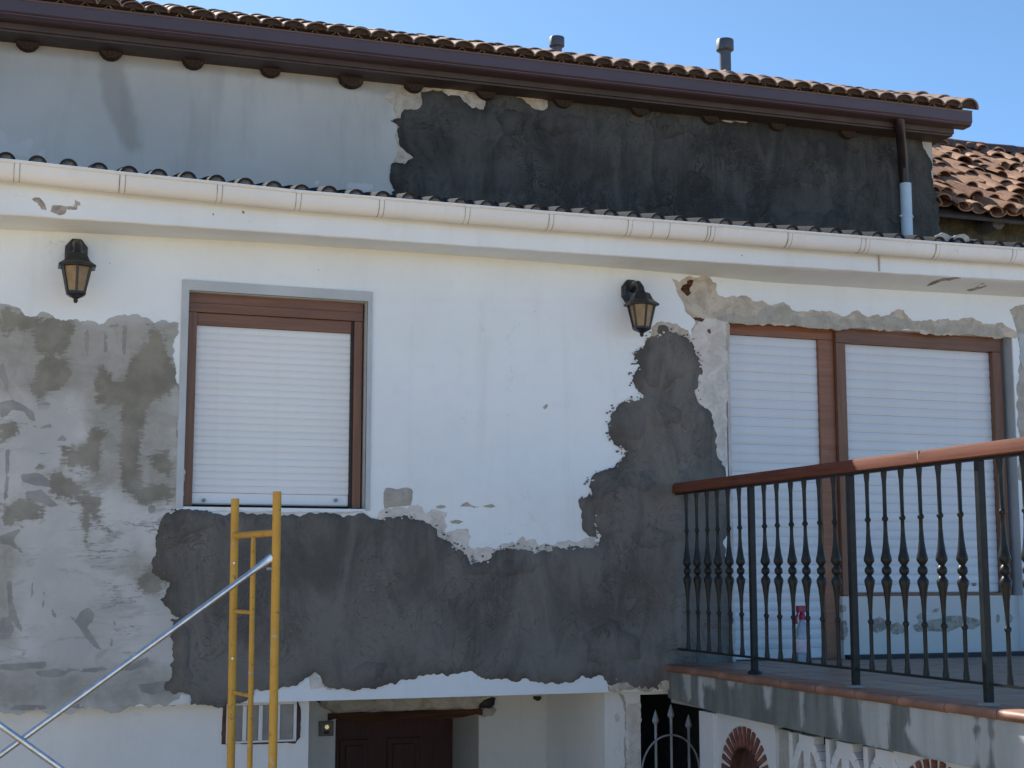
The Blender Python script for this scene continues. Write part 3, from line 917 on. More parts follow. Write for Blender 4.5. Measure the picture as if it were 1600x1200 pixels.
def spatter(n_, off, size, y1, y0, skip_window):
    m = MB()
    for _ in range(n_):
        i_ = rs_.randrange(len(bw) - 1)
        if skip_window and 270 < B_out[i_][0] < 590:
            continue
        t = rs_.random()
        a_, b_ = Vector(bw[i_]), Vector(bw[i_ + 1])
        nn = Vector((-(b_ - a_).y, (b_ - a_).x)).normalized()
        c_ = a_ + (b_ - a_) * t + nn * rs_.uniform(*off)
        r_ = rs_.uniform(*size)
        ns = rs_.randint(5, 8)
        m.prism([(c_.x + r_ * rs_.uniform(.5, 1.3) * math.cos(2 * math.pi * q_ / ns), c_.y + r_ * rs_.uniform(.5, 1.1) * math.sin(2 * math.pi * q_ / ns)) for q_ in range(ns)], -y1 - rs_.uniform(0, .002), y0)
    return m


sp_ = P(spatter(150, (-0.004, 0.035), (0.0025, 0.009), 0.010, 0.003, True).build('mortar_spatter', MT['mortar'], house))
sp_['kind'] = 'stuff'
sp_ = P(spatter(90, (-0.012, 0.010), (0.003, 0.010), 0.022, 0.003, True).build('paint_crumbs', MT['sub_pale'], house))
sp_['kind'] = 'stuff'
for k_, (pl, t_) in enumerate([
        ([(1000, 545), (1020, 531), (1050, 525), (1078, 538), (1090, 560), (1088, 585), (1070, 600), (1040, 612), (1010, 606), (998, 590), (1003, 570), (995, 558)], 0.030),
        ([(956, 646), (972, 630), (1000, 628), (1015, 640), (1012, 668), (1000, 690), (975, 694), (958, 684), (953, 664)], 0.029),
        ([(1088, 632), (1104, 642), (1114, 670), (1116, 708), (1102, 722), (1085, 716), (1076, 690), (1080, 655)], 0.030),
        ([(928, 750), (945, 738), (975, 733), (1010, 738), (1030, 750), (1012, 768), (975, 764), (950, 772), (935, 790), (925, 772)], 0.028),
        ([(985, 826), (1020, 815), (1052, 826), (1058, 846), (1030, 862), (1000, 860), (978, 846)], 0.027),
        ([(250, 818), (290, 802), (345, 808), (338, 828), (300, 838), (275, 860), (252, 868), (243, 855), (245, 835)], 0.028),
        ([(266, 968), (292, 958), (300, 990), (298, 1040), (303, 1080), (288, 1078), (272, 1058), (268, 1015)], 0.028),
        ([(690, 850), (712, 858), (735, 880), (760, 884), (790, 864), (830, 868), (860, 880), (820, 900), (770, 905), (720, 895), (695, 872)], 0.027),
        ([(520, 1040), (560, 1028), (610, 1040), (600, 1062), (565, 1070), (530, 1068)], 0.026),
        ([(900, 990), (950, 965), (1000, 985), (1005, 1030), (960, 1050), (915, 1038)], 0.027),
        ([(1005, 640), (1040, 628), (1066, 640), (1060, 665), (1030, 676), (1008, 668)], 0.030)]):
    P(layer('mortar_smear', pl, 0.0, t_, MT['mortar'], house, res=0.02, amp=0.22, minlen=0.008, lump=0.006, lscale=8, seed=200 + k_, edge=0.03))
P(layer('mortar_lobe', [(905, 788), (904, 780), (909, 775), (911, 779), (920, 772), (930, 800), (931, 828), (933, 838), (920, 838), (912, 830), (910, 812)], 0.0, 0.012, MT['mortar'], house, seed=22, amp=0.15))
P(layer('mortar_blob', [(1028, 510), (1036, 508), (1043, 512), (1044, 522), (1030, 524), (1026, 518)], 0.0, 0.022, MT['mortar'], house, seed=23))
P(layer('bare_rim', [(950, 1071), (968, 1066), (975, 1060), (990, 1065), (1000, 1071), (1020, 1066), (1040, 1058), (1048, 1048), (1052, 1060), (1051, 1074), (1020, 1077), (985, 1078), (950, 1079.5)],
        0.0, 0.021, MT['sub'], house, seed=24, amp=0.15))
P(layer('bare_rim', [(948, 1059), (966, 1057), (967, 1063), (950, 1065)], 0.0, 0.024, MT['sub_pale'], house, seed=25, amp=0.15))
P(layer('bare_rim', [(485, 1052), (491, 1049), (500, 1060), (508, 1072), (520, 1077), (486, 1078)], 0.0, 0.006, MT['sub_pale'], house, seed=26, amp=0.12))
P(layer('bare_rim', [(262, 1102), (270, 1095), (280, 1092), (284, 1084), (297, 1086), (298, 1098), (285, 1102)], 0.0, 0.022, MT['niche_white'], house, seed=27, amp=0.12, label='white chip at the foot of the mortar patch'))
P(layer('bare_rim', [(300, 797), (420, 798), (566, 798.5), (566, 801), (530, 803), (500, 801), (470, 802), (440, 804.5), (420, 801), (400, 802), (330, 799)], 0.0, 0.020, MT['sub_pale'], house, seed=28, amp=0.05))
# right end of the front
P(layer('end_patch', [(1577, 484), (1590, 478), (1620, 465), (1700, 470), (1700, 760), (1592, 750), (1592, 700), (1589, 640), (1592, 560), (1590, 530), (1585, 505)], 0.0, 0.007, MT['sub_grey'], house, seed=29, amp=0.12,
        label='grey cement patch at the right end of the front'))
P(layer('end_patch', [(1590, 520), (1700, 520), (1700, 600), (1605, 600), (1592, 560)], 0.0, 0.011, MT['trim'], house, seed=30, amp=0.12))

# ------------------------------------------------------------------ eave of the lower roof
YF = -0.32
fb = []
for (px, a, b) in ZSL:
    q = onY(px, a, YF)
    fb.append((q.x, q.z))


def zline(tab, x):
    for (x0, z0), (x1, z1) in zip(tab, tab[1:]):
        if x <= x1 or (x1, z1) == tab[-1]:
            return z0 + (z1 - z0) * (x - x0) / (x1 - x0)


sb = [(onY(px, c, 0).x, onY(px, c, 0).z) for (px, a, c) in ZSL]
GUT = [(-500, 210), (-150, 240), (27, 254), (192, 272.5), (344, 288), (467, 301), (597, 311.5), (731, 323), (862, 334), (985, 343), (1114, 353), (1235, 363), (1356, 372.5), (1466, 381), (1585, 389.5), (1750, 402)]
GY = -0.455
gl = [(onY(a, b, GY).x, onY(a, b, GY).z) for a, b in GUT]
XS = np.array(sorted(set(np.round(np.concatenate([np.linspace(HL, HR, 150), np.arange(0.0, 1.9, 0.014), np.arange(5.0, 6.8, 0.02)]), 4))))
ea = MB()
n = len(XS)
vs = []
NF, NS = 9, 8
for x in XS:
    zf, zs_, zt = zline(fb, x), zline(sb, x), zline(gl, x) - 0.015
    j = 0.003 * noise.noise((x * 6, 0, 0))
    wv = 0.012 * noise.noise((x * .8, 3, 0))
    for k in range(NF):
        vs.append((x, YF + wv * (1 - k / NF), zt + (zf + 0.006 + j - zt) * k / (NF - 1)))
    for k in range(NS):
        t = k / (NS - 1)
        vs.append((x, YF + 0.008 + (0.004 - YF - 0.008) * t, zf + j * (1 - t) + (zs_ - zf) * t))
    vs += [(x, 0.15, zs_), (x, 0.15, zt)]
NR = NF + NS + 2
fs = []
for i in range(n - 1):
    for k in range(NR):
        fs.append((i * NR + k, i * NR + (k + 1) % NR, (i + 1) * NR + (k + 1) % NR, (i + 1) * NR + k))
ea.add(vs, fs)
eo = P(ea.build('eave', MT['white'], house, smooth=True, autosm=30))
f_marks = [[(48, 309), (56, 312), (64, 318), (72, 326), (68, 327), (60, 320), (50, 313)], [(84, 320), (100, 324), (118, 323), (124, 316), (126, 318), (120, 326), (100, 327), (84, 323)], [(60, 329), (75, 331), (90, 329), (90, 332), (74, 334), (60, 332)], [(50, 312), (58, 308), (66, 313), (78, 319), (70, 318), (60, 316)], [(76, 318), (95, 323), (110, 324), (124, 321), (112, 326), (95, 326), (80, 323)], [(46, 333), (54, 330), (62, 333), (56, 336), (48, 335)],
           [(66, 316), (72, 322), (74, 330), (69, 326)], [(70, 334), (84, 331), (92, 328), (104, 333), (92, 336), (74, 338)], [(112, 311), (118, 310), (124, 324), (121, 325)],
           [(233, 345), (236, 339), (240, 346)], [(275, 349), (284, 346), (292, 348), (284, 350)], [(296, 348), (310, 350), (328, 350), (346, 353), (330, 354), (300, 352)], [(340, 311), (344, 304), (346, 306), (344, 312)],
           [(200, 303), (210, 306), (216, 310), (208, 308)], [(372, 324), (380, 320), (394, 321), (388, 324)], [(376, 330), (384, 332), (380, 335)], [(388, 343), (395, 345), (390, 347)], [(326, 332), (335, 330), (334, 336)]]
s_marks = [[(1447, 447), (1456, 440), (1470, 436), (1490, 433), (1510, 430), (1525, 427), (1510, 433), (1490, 437), (1470, 440), (1456, 446)], [(1510, 453), (1530, 448), (1547, 446), (1533, 451), (1515, 456)], [(1416, 431), (1448, 431), (1430, 433)], [(1524, 446), (1534, 443), (1540, 444), (1530, 447)]]


def on_soffit(a, b):
    q = onY(a, b, YF / 2)
    for _ in range(14):
        t = min(1.0, max(0.0, (q.y - YF) / (-YF)))
        z_ = zline(fb, q.x) + (zline(sb, q.x) - zline(fb, q.x)) * t
        q = q * 0.5 + onZ(a, b, z_) * 0.5
    return (q.x, q.y)


co = np.array([v.co[:] for v in eo.data.vertices])
isf = co[:, 1] < YF + 0.0079
v1 = sdfield(co[:, [0, 2]], [w2(m_, YF) for m_ in f_marks], 0.008) * isf
v2 = sdfield(co[:, [0, 1]], [[on_soffit(*p_) for p_ in m_] for m_ in s_marks], 0.014) * (~isf)
at = eo.data.attributes.new('stain', 'FLOAT', 'POINT')
at.data.foreach_set('value', np.maximum(v1, v2).astype(np.float32))
# joint in the fascia
q = onY(1373, 405, YF)
P(MB().box(q.x - 0.004, q.x + 0.004, YF - 0.008, YF + 0.002, zline(fb, q.x) + 0.01, zline(gl, q.x) - 0.03).build('fascia_joint', MT['sub'], house))

# white half round gutter with brackets
gp = []
for i in range(15):
    t = math.pi * i / 14
    gp.append((-0.062 * math.cos(t) + 0.062, -0.090 * math.sin(t) ** 0.8))
gp = [(-0.006, 0.004), (-0.008, -0.004)] + gp + [(0.128, 0.0)]
inner = [(a * 0.94 + 0.0035, b * 0.955) for a, b in gp[::-1]]
gbead = [(0.0085 * math.cos(t_) - 0.006, 0.0085 * math.sin(t_) + 0.005) for t_ in np.linspace(0, 2 * math.pi, 9)[:-1]]
gut = MB().sweep(gbead, [(x, GY, zline(gl, x)) for x in XS[::2]], closed=True).sweep(gp + inner, [(x, GY, zline(gl, x) + 0.0015 * noise.noise((x * 2, 9, 1))) for x in XS], closed=True)
gu = P(gut.build('lower_gutter', MT['pvc'], house, smooth=True, autosm=50))
gu['label'] = 'white half round gutter along the lower eave'
for (a, b) in GUT[1:]:
    x = onY(a, b, GY).x
    z = zline(gl, x)
    ring = [(c * 1.05 - 0.004, d * 1.04 - 0.001) for c, d in gp]
    st = MB().sweep(ring + [(c + 0.006, d + 0.004) for c, d in ring[::-1]], [(x - 0.012, GY, z + .004), (x + 0.012, GY, z + .004)], closed=True)
    for u_ in (-0.0145, 0.0145):
        st.sweep([(c * 1.02 - 0.002, d * 1.015) for c, d in gp[2:-1]] + [(c * 1.0 + 0.002, d + 0.002) for c, d in gp[2:-1][::-1]], [(x + u_ - 0.0016, GY, z), (x + u_ + 0.0016, GY, z)], mi=1, closed=True)
    st.box(x - 0.012, x + 0.012, GY - 0.012, GY + 0.010, z - 0.006, z + 0.009)
    k = st.build('gutter_bracket', [MT['pvc'], MT['dirt']], gu)
for (a, b) in [(862, 335), (1025, 347), (1051, 349), (1235, 364), (1466, 382), (191, 273), (597, 312), (1110, 353), (1350, 373)]:
    x = onY(a - 4, b, GY).x
    z = zline(gl, x)
    ring = [(c * 1.025 - 0.0025, d * 1.02) for c, d in gp[2:-1]]
    st = MB().sweep(ring + [(c + 0.004, d + 0.003) for c, d in ring[::-1]], [(x - 0.0018, GY, z), (x + 0.0018, GY, z)], closed=True)
    st.build('gutter_joint', MT['dirt'], gu)

# lower roof: black roll tiles
LP = R(12.6)
lroof = empty('lower_roof', parent=house)
lz = lambda x: zline(gl, x) + 0.002
# deck
dk = MB()
d0 = [(x, YF - 0.03, lz(x) - 0.05) for x in XS]
d1 = [(x, YU + 0.3, lz(x) - 0.05 + (YU + 0.33 - YF) * math.tan(LP)) for x in XS]
dk.add(d0 + d1, [(i, i + 1, n + i + 1, n + i) for i in range(n - 1)])
dk.build('roof_deck', MT['roofdeck'], lroof)
SP = 0.1612


def roll_tile():
    prof = []
    rr = 0.050
    prof.append((-SP / 2 - 0.006, 0.0))
    prof.append((-rr - 0.012, -0.004))
    for i in range(9):
        t = math.pi * i / 8
        prof.append((-rr * math.cos(t), rr * math.sin(t) * 0.95 + 0.003))
    prof.append((rr + 0.012, -0.004))
    prof.append((SP / 2, -0.002))
    lo = [(a * 0.9 if abs(a) < 0.06 else a, b - 0.012) for a, b in prof]
    m = MB()
    L = 0.40
    k = len(prof)
    ring = prof + lo[::-1]
    N = len(ring)
    m.add([(a, 0, b) for a, b in ring] + [(a * 0.985, L, b) for a, b in ring],
          [(i, (i + 1) % N, N + (i + 1) % N, N + i) for i in range(N)] + [(i, i + 1, N - 2 - i, N - 1 - i) for i in range(k - 1)])
    # rough mortar plug in the roll
    pl = [(-rr * 0.82 * math.cos(math.pi * i / 8), 0.018 + 0.002 * (i % 2), rr * 0.76 * math.sin(math.pi * i / 8)) for i in range(9)]
    m.add(pl, [tuple(range(9))], 1)
    return m.build('roof_tile', [MT['tile_black'], MT['tile_fill']], lroof, smooth=True, autosm=45)


t0 = roll_tile()
x = onY(10, 243, YF).x - SP * 16
first = True
rngt = random.Random(5)
while x < HR - 0.1:
    for r_ in range(2):
        y = YF - 0.045 + r_ * 0.34 + rngt.uniform(-.008, .008)
        z = lz(x) + 0.024 + (y - YF + 0.045) * math.tan(LP) + r_ * 0.006 + rngt.uniform(-.004, .004)
        sl_ = (zline(gl, x + .1) - zline(gl, x - .1)) / 0.2
        o = t0 if first else dup(t0, lroof)
        first = False
        o.location = (x, y, z)
        o.rotation_euler = (LP, -math.atan(sl_) + rngt.uniform(-.02, .02), rngt.uniform(-.02, .02))
    x += SP
# mortar flashing lump on the tiles by the corner
P(layer('flashing_lump', [(1452, 374), (1462, 368), (1470, 364), (1476, 366), (1486, 371), (1497, 367), (1504, 366), (1511, 371), (1514, 379), (1490, 379), (1465, 377)], YF + 0.03, 0.04, MT['sub_grey'], house,
        seed=70, amp=0.06, edge=0.03, label='pale mortar lump on the black tiles under the corner'))

# ------------------------------------------------------------------ upper storey
YG = 1.58                                  # front of the upper gutter
gA, gB = onY(0, -7, YG), onY(1510, 172, YG)
uz = lambda x: gA.z + (gB.z - gA.z) * (x - gA.x) / (gB.x - gA.x)
UR = xY(1456, YU)                          # right end of the wall
UR = onY(1457, 250, YU).x
URO = onY(1519, 180, YG).x                 # right end of the roof
zlo = 4.2
updark = [[(160, 70), (185, 70), (195, 110), (205, 150), (215, 190), (220, 232), (205, 240), (190, 225), (175, 190), (162, 160), (155, 120)],
        [(-300, 40), (0, 48), (200, 75), (400, 98), (640, 130), (620, 150), (400, 120), (200, 100), (0, 78), (-300, 70)]]  # second outline: darker band along the top of the wall
upsc = [[(-50, 195), (0, 206), (40, 216), (70, 233), (92, 247), (84, 246), (60, 233), (35, 222), (0, 211), (-50, 200)],
        [(-50, 205), (0, 216), (30, 225), (60, 240), (70, 247), (0, 240), (-50, 240)],
        [(540, 288), (560, 286), (580, 290), (585, 297), (545, 297)], [(490, 286), (501, 280), (500, 290)], [(522, 240), (526, 239), (527, 243), (523, 244)]]
P(wall_grid('upper_wall', HL, UR, zlo, uz(3.5) + 0.02, [], YU, 0.4, MT['upper'], house, res=0.05, stains={'stain': (updark, 0.07), 'scrape': (upsc, 0.015)}, wob=0.01))  # 'stain' here carries the updark outlines, the darker top band included
gz = lambda y: uz(UR) - 0.30 + (y - YG) * math.tan(R(18))
gb_ = MB()
gy = [YU + 0.401, 5.6, 9.0]
gpz = [gz(gy[0]), gz(5.6), gz(5.6) - 3.4 * math.tan(R(18))]
q_ = [(UR - 0.3, y_, z_) for y_, z_ in ((gy[0], zlo), (gy[0], gpz[0]), (gy[1], gpz[1]), (gy[2], gpz[2]), (gy[2], zlo))]
gb_.add(q_ + [(UR - 0.001, b, c) for a, b, c in q_], [(0, 1, 2, 3, 4), (9, 8, 7, 6, 5)] + [(i, (i + 1) % 5, 5 + (i + 1) % 5, 5 + i) for i in range(5)])
P(gb_.build('gable_wall', MT['upper'], house))
P(MB().box(HL, UR - 0.301, 9.001, 9.3, -0.1, 6.5).box(HL - .3, HL - 0.001, 0.0, 9.3, -0.1, 6.9).box(UR - 0.3, HR + .3, 2.36, 2.6, -0.1, 5.45).box(HR + .001, HR + .3, 0.0, 2.359, -0.1, 5.1).build('rear_wall', MT['upper'], house))
G_out = [(596, 150), (612, 142), (630, 136), (655, 128), (668, 124), (700, 130), (735, 134), (740, 150), (757, 156), (755, 172), (720, 175), (690, 160), (660, 165), (645, 180), (632, 190), (632, 235), (645, 248), (635, 262), (617, 260), (618, 246), (622, 235), (617, 215), (620, 200), (617, 180), (615, 165), (605, 160)]
P(layer('old_render_patch', G_out, YU, 0.006, MT['sub'], house, seed=31, amp=0.16, lump=0.004, lscale=10, res=0.03, label='beige broken edge left of the black upper mortar'))
F_out = [(657, 143), (675, 141), (690, 142), (698, 148), (700, 151), (717, 150), (725, 160), (737, 170), (745, 166), (755, 172), (760, 152), (764, 138), (800, 146), (835, 170), (846, 173), (856, 166), (862, 140), (1000, 165), (1100, 178), (1130, 190), (1165, 194), (1172, 180), (1300, 195), (1436, 205),
         (1440, 222), (1447, 240), (1456, 262), (1457, 288), (1462, 300), (1466, 330), (1470, 372), (1470, 400), (1200, 400), (900, 360), (620, 330), (612, 300), (617, 297), (612, 288), (609, 280), (610, 265), (612, 256), (617, 254), (632, 257), (637, 251), (646, 247), (638, 240), (626, 230), (623, 222), (620, 205), (625, 190), (626, 180), (632, 171), (645, 172), (650, 172), (658, 165), (659, 155)]
P(layer('mortar_patch', F_out, YU, 0.020, MT['mortar_wet'], house, res=0.03, amp=0.13, minlen=0.014, lump=0.012, lscale=3.5, seed=32, label='large wet black mortar patch under the upper eave'))
rs_ = random.Random(77)
for k_ in range(26):
    cx, cy = rs_.uniform(650, 1430), rs_.uniform(165, 350)
    cy = max(cy, 160 + (cx - 650) * 0.075) + 12
    a_, b_ = rs_.uniform(18, 48), rs_.uniform(10, 26)
    ph = rs_.uniform(0, 6)
    pl = [(cx + a_ * math.cos(q_) * (1 + .25 * math.sin(3 * q_ + ph)), cy + b_ * math.sin(q_) * (1 + .25 * math.cos(2 * q_ + ph))) for q_ in [2 * math.pi * u_ / 14 for u_ in range(14)]]
    P(layer('mortar_smear', pl, YU, 0.030 + rs_.uniform(0, .008), MT['mortar_wet'], house, res=0.03, amp=0.22, minlen=0.012, lump=0.010, lscale=6, seed=300 + k_, edge=0.04))
P(layer('bare_stone', [(670, 122), (735, 130), (734, 138), (730, 147), (715, 150), (702, 149), (692, 140), (672, 137)], YU, 0.022, MT['sub_pale'], house, seed=33, amp=0.08, label='pale block under the upper eave beside the fifth log'))
P(layer('bare_stone', [(725, 148), (735, 144), (758, 150), (759, 158), (754, 171), (745, 172), (742, 162), (728, 156)], YU, 0.024, MT['sub'], house, seed=34, amp=0.08))
P(layer('bare_stone', [(792, 136), (850, 143), (852, 160), (847, 171), (830, 170), (826, 164), (815, 156), (792, 152)], YU, 0.024, MT['sub'], house, seed=35, amp=0.10))
P(layer('bare_stone', [(984, 162), (1003, 164), (1006, 178), (1002, 186), (986, 186)], YU, 0.024, MT['brick'], house, seed=36, amp=0.10))
P(layer('bare_stone', [(1116, 172), (1168, 180), (1170, 192), (1160, 192), (1140, 186), (1118, 184)], YU, 0.024, MT['sub'], house, seed=37, amp=0.12))
P(layer('bare_stone', [(1230, 188), (1252, 191), (1250, 199), (1232, 197)], YU, 0.024, MT['sub'], house, seed=38, amp=0.12))
P(layer('bare_stone', [(1322, 197), (1338, 199), (1336, 208), (1324, 206)], YU, 0.024, MT['sub'], house, seed=39, amp=0.12))

# upper gutter: box profile with moulded lip
UX = [HL, URO]
pr = [(0.0, 0.0), (-0.006, -0.006), (-0.004, -0.014), (0.0, -0.020), (0.0, -0.098), (0.006, -0.106), (0.012, -0.110), (0.012, -0.118), (0.022, -0.128), (0.040, -0.134), (0.13, -0.134), (0.13, -0.02), (0.006, -0.02)]
gu2 = P(MB().sweep(pr, [(xx, YG, uz(xx)) for xx in np.linspace(HL, URO, 40)], closed=True).build('upper_gutter', MT['plum'], house, bevel=0.0))
gu2['label'] = 'plum brown box gutter under the upper tiles'
P(MB().sweep([(0.135, -0.02), (0.135, -0.175), (0.158, -0.175), (0.158, -0.19), (0.5, -0.19), (0.5, -0.02)], [(xx, YG, uz(xx)) for xx in (HL, URO - 0.09)], closed=True).build('soffit_board', MT['plum_board'], house, bevel=0.003))
# round log ends under the boards
logs = [(-80, 44), (44, 50), (174, 66), (303, 84), (424, 98), (550, 113), (648, 125), (760, 138), (880, 152), (1000, 168), (1110, 181), (1215, 192), (1325, 205)]
for i, (a, b) in enumerate(logs):
    c = onY(a, b, YU - 0.05)
    rr = 0.078 if a != 550 else 0.10
    m = MB()
    N = 20
    ring = lambda y, s: [(rr * s * math.cos(2 * math.pi * k / N) * (1 + .05 * math.sin(k * 2.3 + i)), y, rr * 0.85 * s * math.sin(2 * math.pi * k / N)) for k in range(N)]
    m.add(ring(-0.004, 0.55) + ring(-0.012, 0.93) + ring(0.004, 1.0) + ring(0.3, 1.0),
          [tuple(range(N))] + [(j * N + k, j * N + (k + 1) % N, (j + 1) * N + (k + 1) % N, (j + 1) * N + k) for j in range(3) for k in range(N)])
    P(m.build('rafter_log', MT['log'], house, smooth=True, loc=(c.x, YU - 0.055, uz(c.x) - 0.185)))

# roof slope and tiles
UPIT = R(22.8)
ZD = lambda x: uz(x) - 0.02
YR = 5.6
uroof = empty('upper_roof', parent=house)
dk = MB()
a0, a1 = (HL, YG + 0.03), (URO - 0.02, YG + 0.03)
upz = lambda yy: (yy - YG) * math.tan(UPIT) if yy < YG + 0.9 else 0.9 * math.tan(UPIT) + (yy - YG - 0.9) * math.tan(R(17.5))
rise = upz(YR) - 0.10
V = []
for xx in (HL, URO - 0.03):
    for (yy, zz) in ((YG + 0.02, -0.02), (YR, rise), (YR + 4.2, -0.02), (YR + 4.2, -0.12), (YR, rise - 0.12), (YG + 0.02, -0.12)):
        V.append((xx, yy, uz(xx) + zz))
dk.add(V, [(0, 1, 7, 6), (1, 2, 8, 7), (2, 3, 9, 8), (3, 4, 10, 9), (4, 5, 11, 10), (5, 0, 6, 11), (0, 1, 4, 5), (1, 2, 3, 4), (6, 7, 10, 11), (7, 8, 9, 10)])
dk.build('roof_deck', MT['roofdeck'], uroof)


def barrel(name, r0, r1, L, th, mats, parent, nseg=8, arc=1.0, plug=False):
    m = MB()
    ring = []
    vs = []
    for (y, r) in ((0, r0), (L, r1)):
        for k in range(nseg + 1):
            t = math.pi * (0.5 - arc / 2 + arc * k / nseg)
            vs.append((-r * math.cos(t), y, r * math.sin(t) * 0.92))
        for k in range(nseg, -1, -1):
            t = math.pi * (0.5 - arc / 2 + arc * k / nseg)
            vs.append((-(r - th) * math.cos(t), y, (r - th) * math.sin(t) * 0.92))
    N = 2 * (nseg + 1)
    fs = [(k, (k + 1) % N, N + (k + 1) % N, N + k) for k in range(N)]
    fs += [(k, k + 1, N - 2 - k, N - 1 - k) for k in range(nseg)]
    m.add(vs, fs)
    if plug:
        pr_ = [(-(r0 - th) * math.cos(math.pi * k / nseg), 0.02 + 0.004 * (k % 2), (r0 - th) * 0.92 * math.sin(math.pi * k / nseg)) for k in range(nseg + 1)]
        m.add(pr_, [tuple(range(nseg + 1))], 1)
    return m.build(name, mats, parent, smooth=True, autosm=50)


rngt = random.Random(11)
cov = barrel('roof_tile', 0.084, 0.070, 0.42, 0.011, [MT['tile'], MT['log']], uroof, nseg=10, plug=True)
first = True
x = URO - 0.072
ncol = 0
while x > HL:
    for r_ in range(3 if x > 0 else 1):
        y = YG - 0.05 + r_ * 0.33 + rngt.uniform(-.012, .012)
        zz = uz(x) + 0.004 + (y - YG + 0.05) * math.tan(UPIT) + rngt.uniform(-.004, .004)
        big = 1.22 if (ncol == 0) else rngt.uniform(0.97, 1.05)
        o = cov if first else dup(cov, uroof)
        first = False
        o.location = (x, y, zz - (0.0 if ncol else 0.012))
        o.scale = (big, 1, big * (0.66 if ncol else 1.0))
        o.rotation_euler = (UPIT - 0.03 + rngt.uniform(-.015, .015), math.atan(-(gB.z - gA.z) / (gB.x - gA.x)) + rngt.uniform(-.06, .06), rngt.uniform(-.03, .03))
        if r_ < 2:                                    # channel tile between the covers
            c = dup(cov, uroof)
            c.location = (x - SP / 2, y + 0.06, zz + 0.026)
            c.scale = (0.98, 1, 0.5)
            c.rotation_euler = (UPIT - 0.03, math.pi, 0)
            c.rotation_euler = (-(UPIT - 0.03), math.pi, 0)
    x -= SP
    ncol += 1


# the courses further up the slope, hidden from the yard, as one rolled sheet of tile rows
cx_ = np.arange(HL, URO - 0.02, SP / 8)
vs, fs = [], []
y0_, rowl = YG + 0.90, 0.33
k = 0
while y0_ + rowl < YR + 0.05:
    for (yy, lift) in ((y0_, 0.030), (y0_ + rowl + 0.03, 0.008)):
        for x_ in cx_:
            ph_ = (x_ - (URO - 0.072)) / SP * 2 * math.pi
            vs.append((x_, yy, uz(x_) - 0.03 + upz(yy) + lift + 0.028 * math.cos(ph_)))
    b_ = k * 2 * len(cx_)
    fs += [(b_ + i, b_ + i + 1, b_ + len(cx_) + i + 1, b_ + len(cx_) + i) for i in range(len(cx_) - 1)]
    k += 1
    y0_ += rowl
rt = MB().add(vs, fs).build('upper_tile_rows', MT['tile'], uroof, smooth=True)
rt['kind'] = 'stuff'
MB().tube((HL, YR, uz(HL) + upz(YR) - 0.04), (URO - .02, YR, uz(URO) + upz(YR) - 0.04), 0.085, n=14).build('ridge_cap', MT['tile'], uroof, smooth=True)


def flue(px, ytop, ybot, Y, rc, rs, hc, lab):
    top, bot = onY(px, ytop, Y), onY(px, ybot, Y)
    f = MB().tube((top.x, Y, bot.z - 0.5), (top.x, Y, top.z - hc * 0.8), rs, n=20)
    f.lathe([(rs * 2.0, -0.06), (rs * 1.5, 0.0), (rs * 1.06, 0.06)], (top.x, Y, bot.z), 20)
    o = P(f.build('flue_pipe', MT['flue'], house, smooth=True))
    o['label'] = lab
    c = MB().lathe([(rs * 1.05, -hc - 0.015), (rc * 0.9, -hc - 0.006), (rc, -hc), (rc, -0.005), (rc * 0.96, 0.0), (rc * 0.4, 0.003)], (top.x, Y, top.z), 24)
    c.build('cowl', MT['flue'], o, smooth=True)


flue(870, 59, 96, 4.6, 0.077, 0.052, 0.090, 'shorter grey flue pipe on the roof, left one')
flue(1132.5, 63, 123, 3.2, 0.082, 0.054, 0.098, 'taller grey flue pipe on the roof, right one')
# white scrap of flashing by the taller flue
q = onY(1129, 117, 3.05)
P(MB().box(-0.045, 0.045, -0.02, 0.0, -0.03, 0.035).build('flashing_flap', MT['pvc'], house, loc=q, bevel=0.006)).rotation_euler = (0.2, -0.6, 0.2)

# down pipe: dark bend then pale blue pipe
p0, p1, p2 = onY(1405, 188, YG + 0.07), onY(1412, 262, YU - 0.06), onY(1415, 296, YU - 0.055)
p3 = onY(1417, 372, YU - 0.055)
dp = P(MB().path([p0 + Vector((0, 0, 0.05)), p0, p0 * 0.75 + p1 * 0.25, p0 * 0.35 + p1 * 0.65, p1, p2 - Vector((0, 0, 0.03))], [0.045, 0.045, 0.043, 0.042, 0.040, 0.040], 18).build('downpipe', MT['pipe_dark'], house, smooth=True))
dp['label'] = 'dark bent downpipe ending in a pale blue pipe'
pp = MB().tube(Vector((p2.x, p2.y, p3.z - 0.1)), (p2.x, p2.y, onY(1415, 287, YU - .055).z), 0.049, n=24).build('pale_pipe', MT['pipe_blue'], dp, smooth=True)
pp['label'] = 'pale blue lower length of the downpipe'
kz = onY(1415, 338, YU - .055).z
MB().tube((p2.x, p2.y, kz - 0.010), (p2.x, p2.y, kz + 0.010), 0.053, n=24).box(p2.x - 0.066, p2.x - 0.046, p2.y - 0.008, p2.y + 0.008, kz - 0.008, kz + 0.008).box(p2.x + 0.046, p2.x + 0.066, p2.y - 0.008, p2.y + 0.008, kz - 0.008, kz + 0.008).build('pipe_clip', MT['pipe_blue'], dp, smooth=True)

